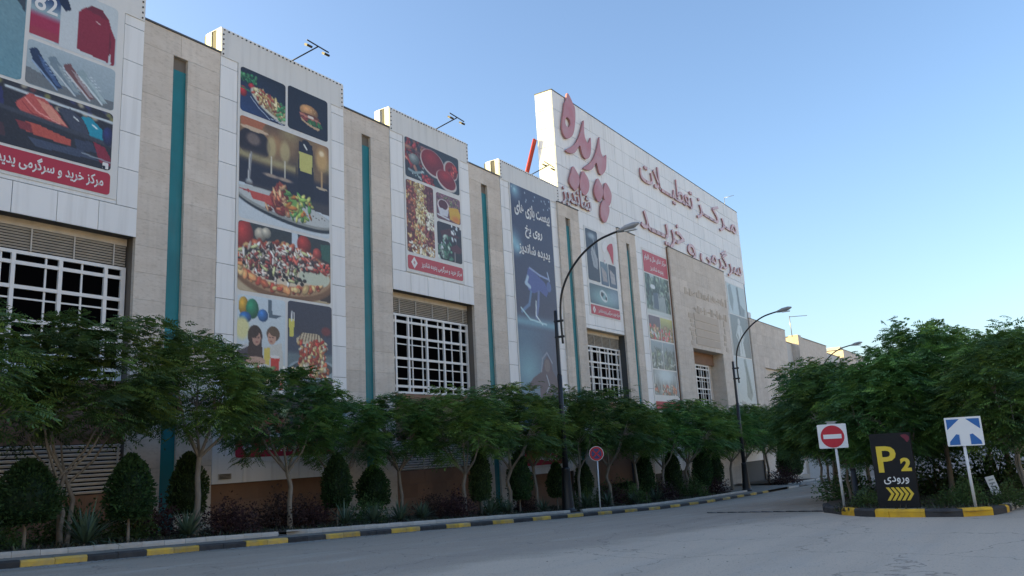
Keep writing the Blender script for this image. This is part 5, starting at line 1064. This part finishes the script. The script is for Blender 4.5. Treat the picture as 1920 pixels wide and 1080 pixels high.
for i, (x, y, s, h, lab) in enumerate([(24.6, 4.6, .6, .55, 'low leafy clump at the foot of the dark pipe post'), (24.4, 2.5, .8, .5, 'low leafy clump right of the parking board'), (24.3, 2.1, .55, .85, 'upright leafy clump left of the arrow sign post'), (24.8, 1.25, .7, .6, 'low leafy clump beside the small grey plate'), (27.5, .6, 1.3, 1.1, 'dark rounded shrub at the right of the island'), (29.5, -.4, 1.5, 1.5, 'large dark shrub at the right picture edge'), (29.8, 3.4, 1.7, 1.3, 'dark shrub in the shade behind the parking board'), (30.5, 6.3, 1.4, 1.1, 'dark shrub in the shade behind the no-entry sign'), (33.0, 2.0, 2.0, 1.5, 'dark shrub deep under the island trees'), (33.5, -1.6, 1.9, 1.7, 'dark shrub deep at the right of the island')]):
    r = empty('island_shrub', (x, y, gz(x, y)+.08), lab, 'shrub', 'shrubs under the island trees'); o = bpy.data.objects.new('foliage', BU[2]); o.parent = r; o.scale = (s, s, h); COL.objects.link(o); o = bpy.data.objects.new('stem', STEM); o.parent = r; o.scale = (.5, .5, .3); COL.objects.link(o); r.rotation_euler = (0, 0, i*1.4)
r = empty('island_spiky_plant', (24.75, 4.75, gz(24.7, 4.7)+.1), 'spiky rosette beside the no-entry sign on the island', 'plant'); o = bpy.data.objects.new('blades', ROS[0]); o.parent = r; o.scale = (.8, .8, .8); COL.objects.link(o); o = bpy.data.objects.new('stem', STEM); o.parent = r; o.scale = (.9, .9, .12); COL.objects.link(o)
# ground cover and litter
def cover(name, n, fx, label_col, hl=(.05, .16)):
    V, T = [], []
    for _ in range(n):
        x, y, z = fx(); a = random.uniform(0, 6.283); h = random.uniform(*hl); w = .012+.02*random.random(); lx, ly = random.gauss(0, .06), random.gauss(0, .06); c = np.array(random.choice(label_col))*random.uniform(.6, 1.4)
        V += [(x-w*math.cos(a), y-w*math.sin(a), z), (x+w*math.cos(a), y+w*math.sin(a), z), (x+lx+w*.3, y+ly, z+h), (x+lx-w*.3, y+ly, z+h)]; T += [c]*4
    o = bpy.data.objects.new(name, mesh_from(name, V, np.arange(len(V)).reshape(-1, 4), BLADE, np.array(T))); link(o); tag(o, kind='stuff'); return o
def f1():
    while True:
        x = random.uniform(6, 58)
        if not (16.5 < x < 17.3 or 33.9 < x < 35.3): break
    return x, random.uniform(PED+.2, 24.6), gz(x, KY)+SOILZ-.04
tag(cover('ground_cover', 9000, f1, [(.03, .055, .025), (.045, .06, .03), (.05, .04, .025), (.025, .045, .03)]), 'patchy grass and weeds in the roadside bed', 'grass')
def f2():
    x = random.uniform(23, 34); y = random.uniform(1.6+.0*x, 5.2+(x-23)*.15); return x, y, gz(x, y)+.11
tag(cover('island_grass', 5000, f2, [(.04, .06, .025), (.06, .05, .03), (.03, .05, .025)]), 'thin grass and weeds on the traffic island', 'grass')
# white boundary wall and trees behind the island
r = empty('boundary_wall', (56, -3, gz(56, 0)), 'white boundary wall glimpsed under the island trees', 'wall')
for k in range(9):
    y = -9+2.6*k; ubox('wall_panel', 57.9, 58.05, y+.04, y+2.5, gz(58, 0), gz(58, 0)+2.6, WHITEPAINT, r); ubox('wall_post', 57.8, 58.15, y-.16, y+.03, gz(58, 0), gz(58, 0)+2.75, WHITEPAINT, r)
for i, (x, y, H, W, lab) in enumerate([(50, -4.5, 5.2, 2.7, 'background tree at the far right before the white wall'), (48, 2.5, 5.4, 2.7, 'background tree behind the middle of the island'), (52, 9.5, 5.6, 2.6, 'background tree where the carriageway bends behind the island'), (64, 12.5, 5.6, 2.8, 'far tree beyond the bend of the carriageway'), (62, -2, 5.6, 3.0, 'far tree standing behind the white boundary wall')]):
    tree('background_tree', 4+i % 3, x, y, gz(x, y)-.02, H, W, i*1.1, lab, 'trees behind the island')

def f3():
    x = random.uniform(6, 60); y = KY-.02-abs(random.gauss(0, .28)); return x, y, gz(x, y)+.006
def litter(name, n, f, cols, size, label):
    V, T = [], []
    for _ in range(n):
        x, y, z = f(); a = random.uniform(0, 6.283); b = random.uniform(.3, 1)*size; c = np.array(random.choice(cols))*random.uniform(.6, 1.4); h = random.uniform(0, .012)
        V += [(x-b*math.cos(a), y-b*math.sin(a), z), (x+b*.5*math.sin(a), y-b*.5*math.cos(a), z+h), (x+b*math.cos(a), y+b*math.sin(a), z+.004), (x-b*.5*math.sin(a), y+b*.5*math.cos(a), z+h)]; T += [c]*4
    o = bpy.data.objects.new(name, mesh_from(name, V, np.arange(len(V)).reshape(-1, 4), BLADE, np.array(T))); link(o); tag(o, label, 'litter', None, 'stuff')
litter('gutter_litter', 2600, f3, [(.16, .11, .06), (.10, .08, .05), (.22, .17, .10), (.06, .07, .03)], .04, 'dry leaves and grit along the street kerb')
def f4():
    x = random.uniform(6, 33); y = random.uniform(2, 18); return x, y, gz(x, y)+.006
litter('road_grit', 1500, f4, [(.42, .40, .36), (.10, .09, .08), (.2, .16, .11)], .022, 'small stones and leaves scattered over the road')
def f5():
    x = random.uniform(6, 60); y = random.uniform(KY+.2, PED); return x, y, gz(x, KY)+.152
litter('pavement_litter', 900, f5, [(.16, .11, .06), (.10, .08, .05), (.22, .17, .10), (.06, .07, .03)], .04, 'dry leaves on the narrow pavement')
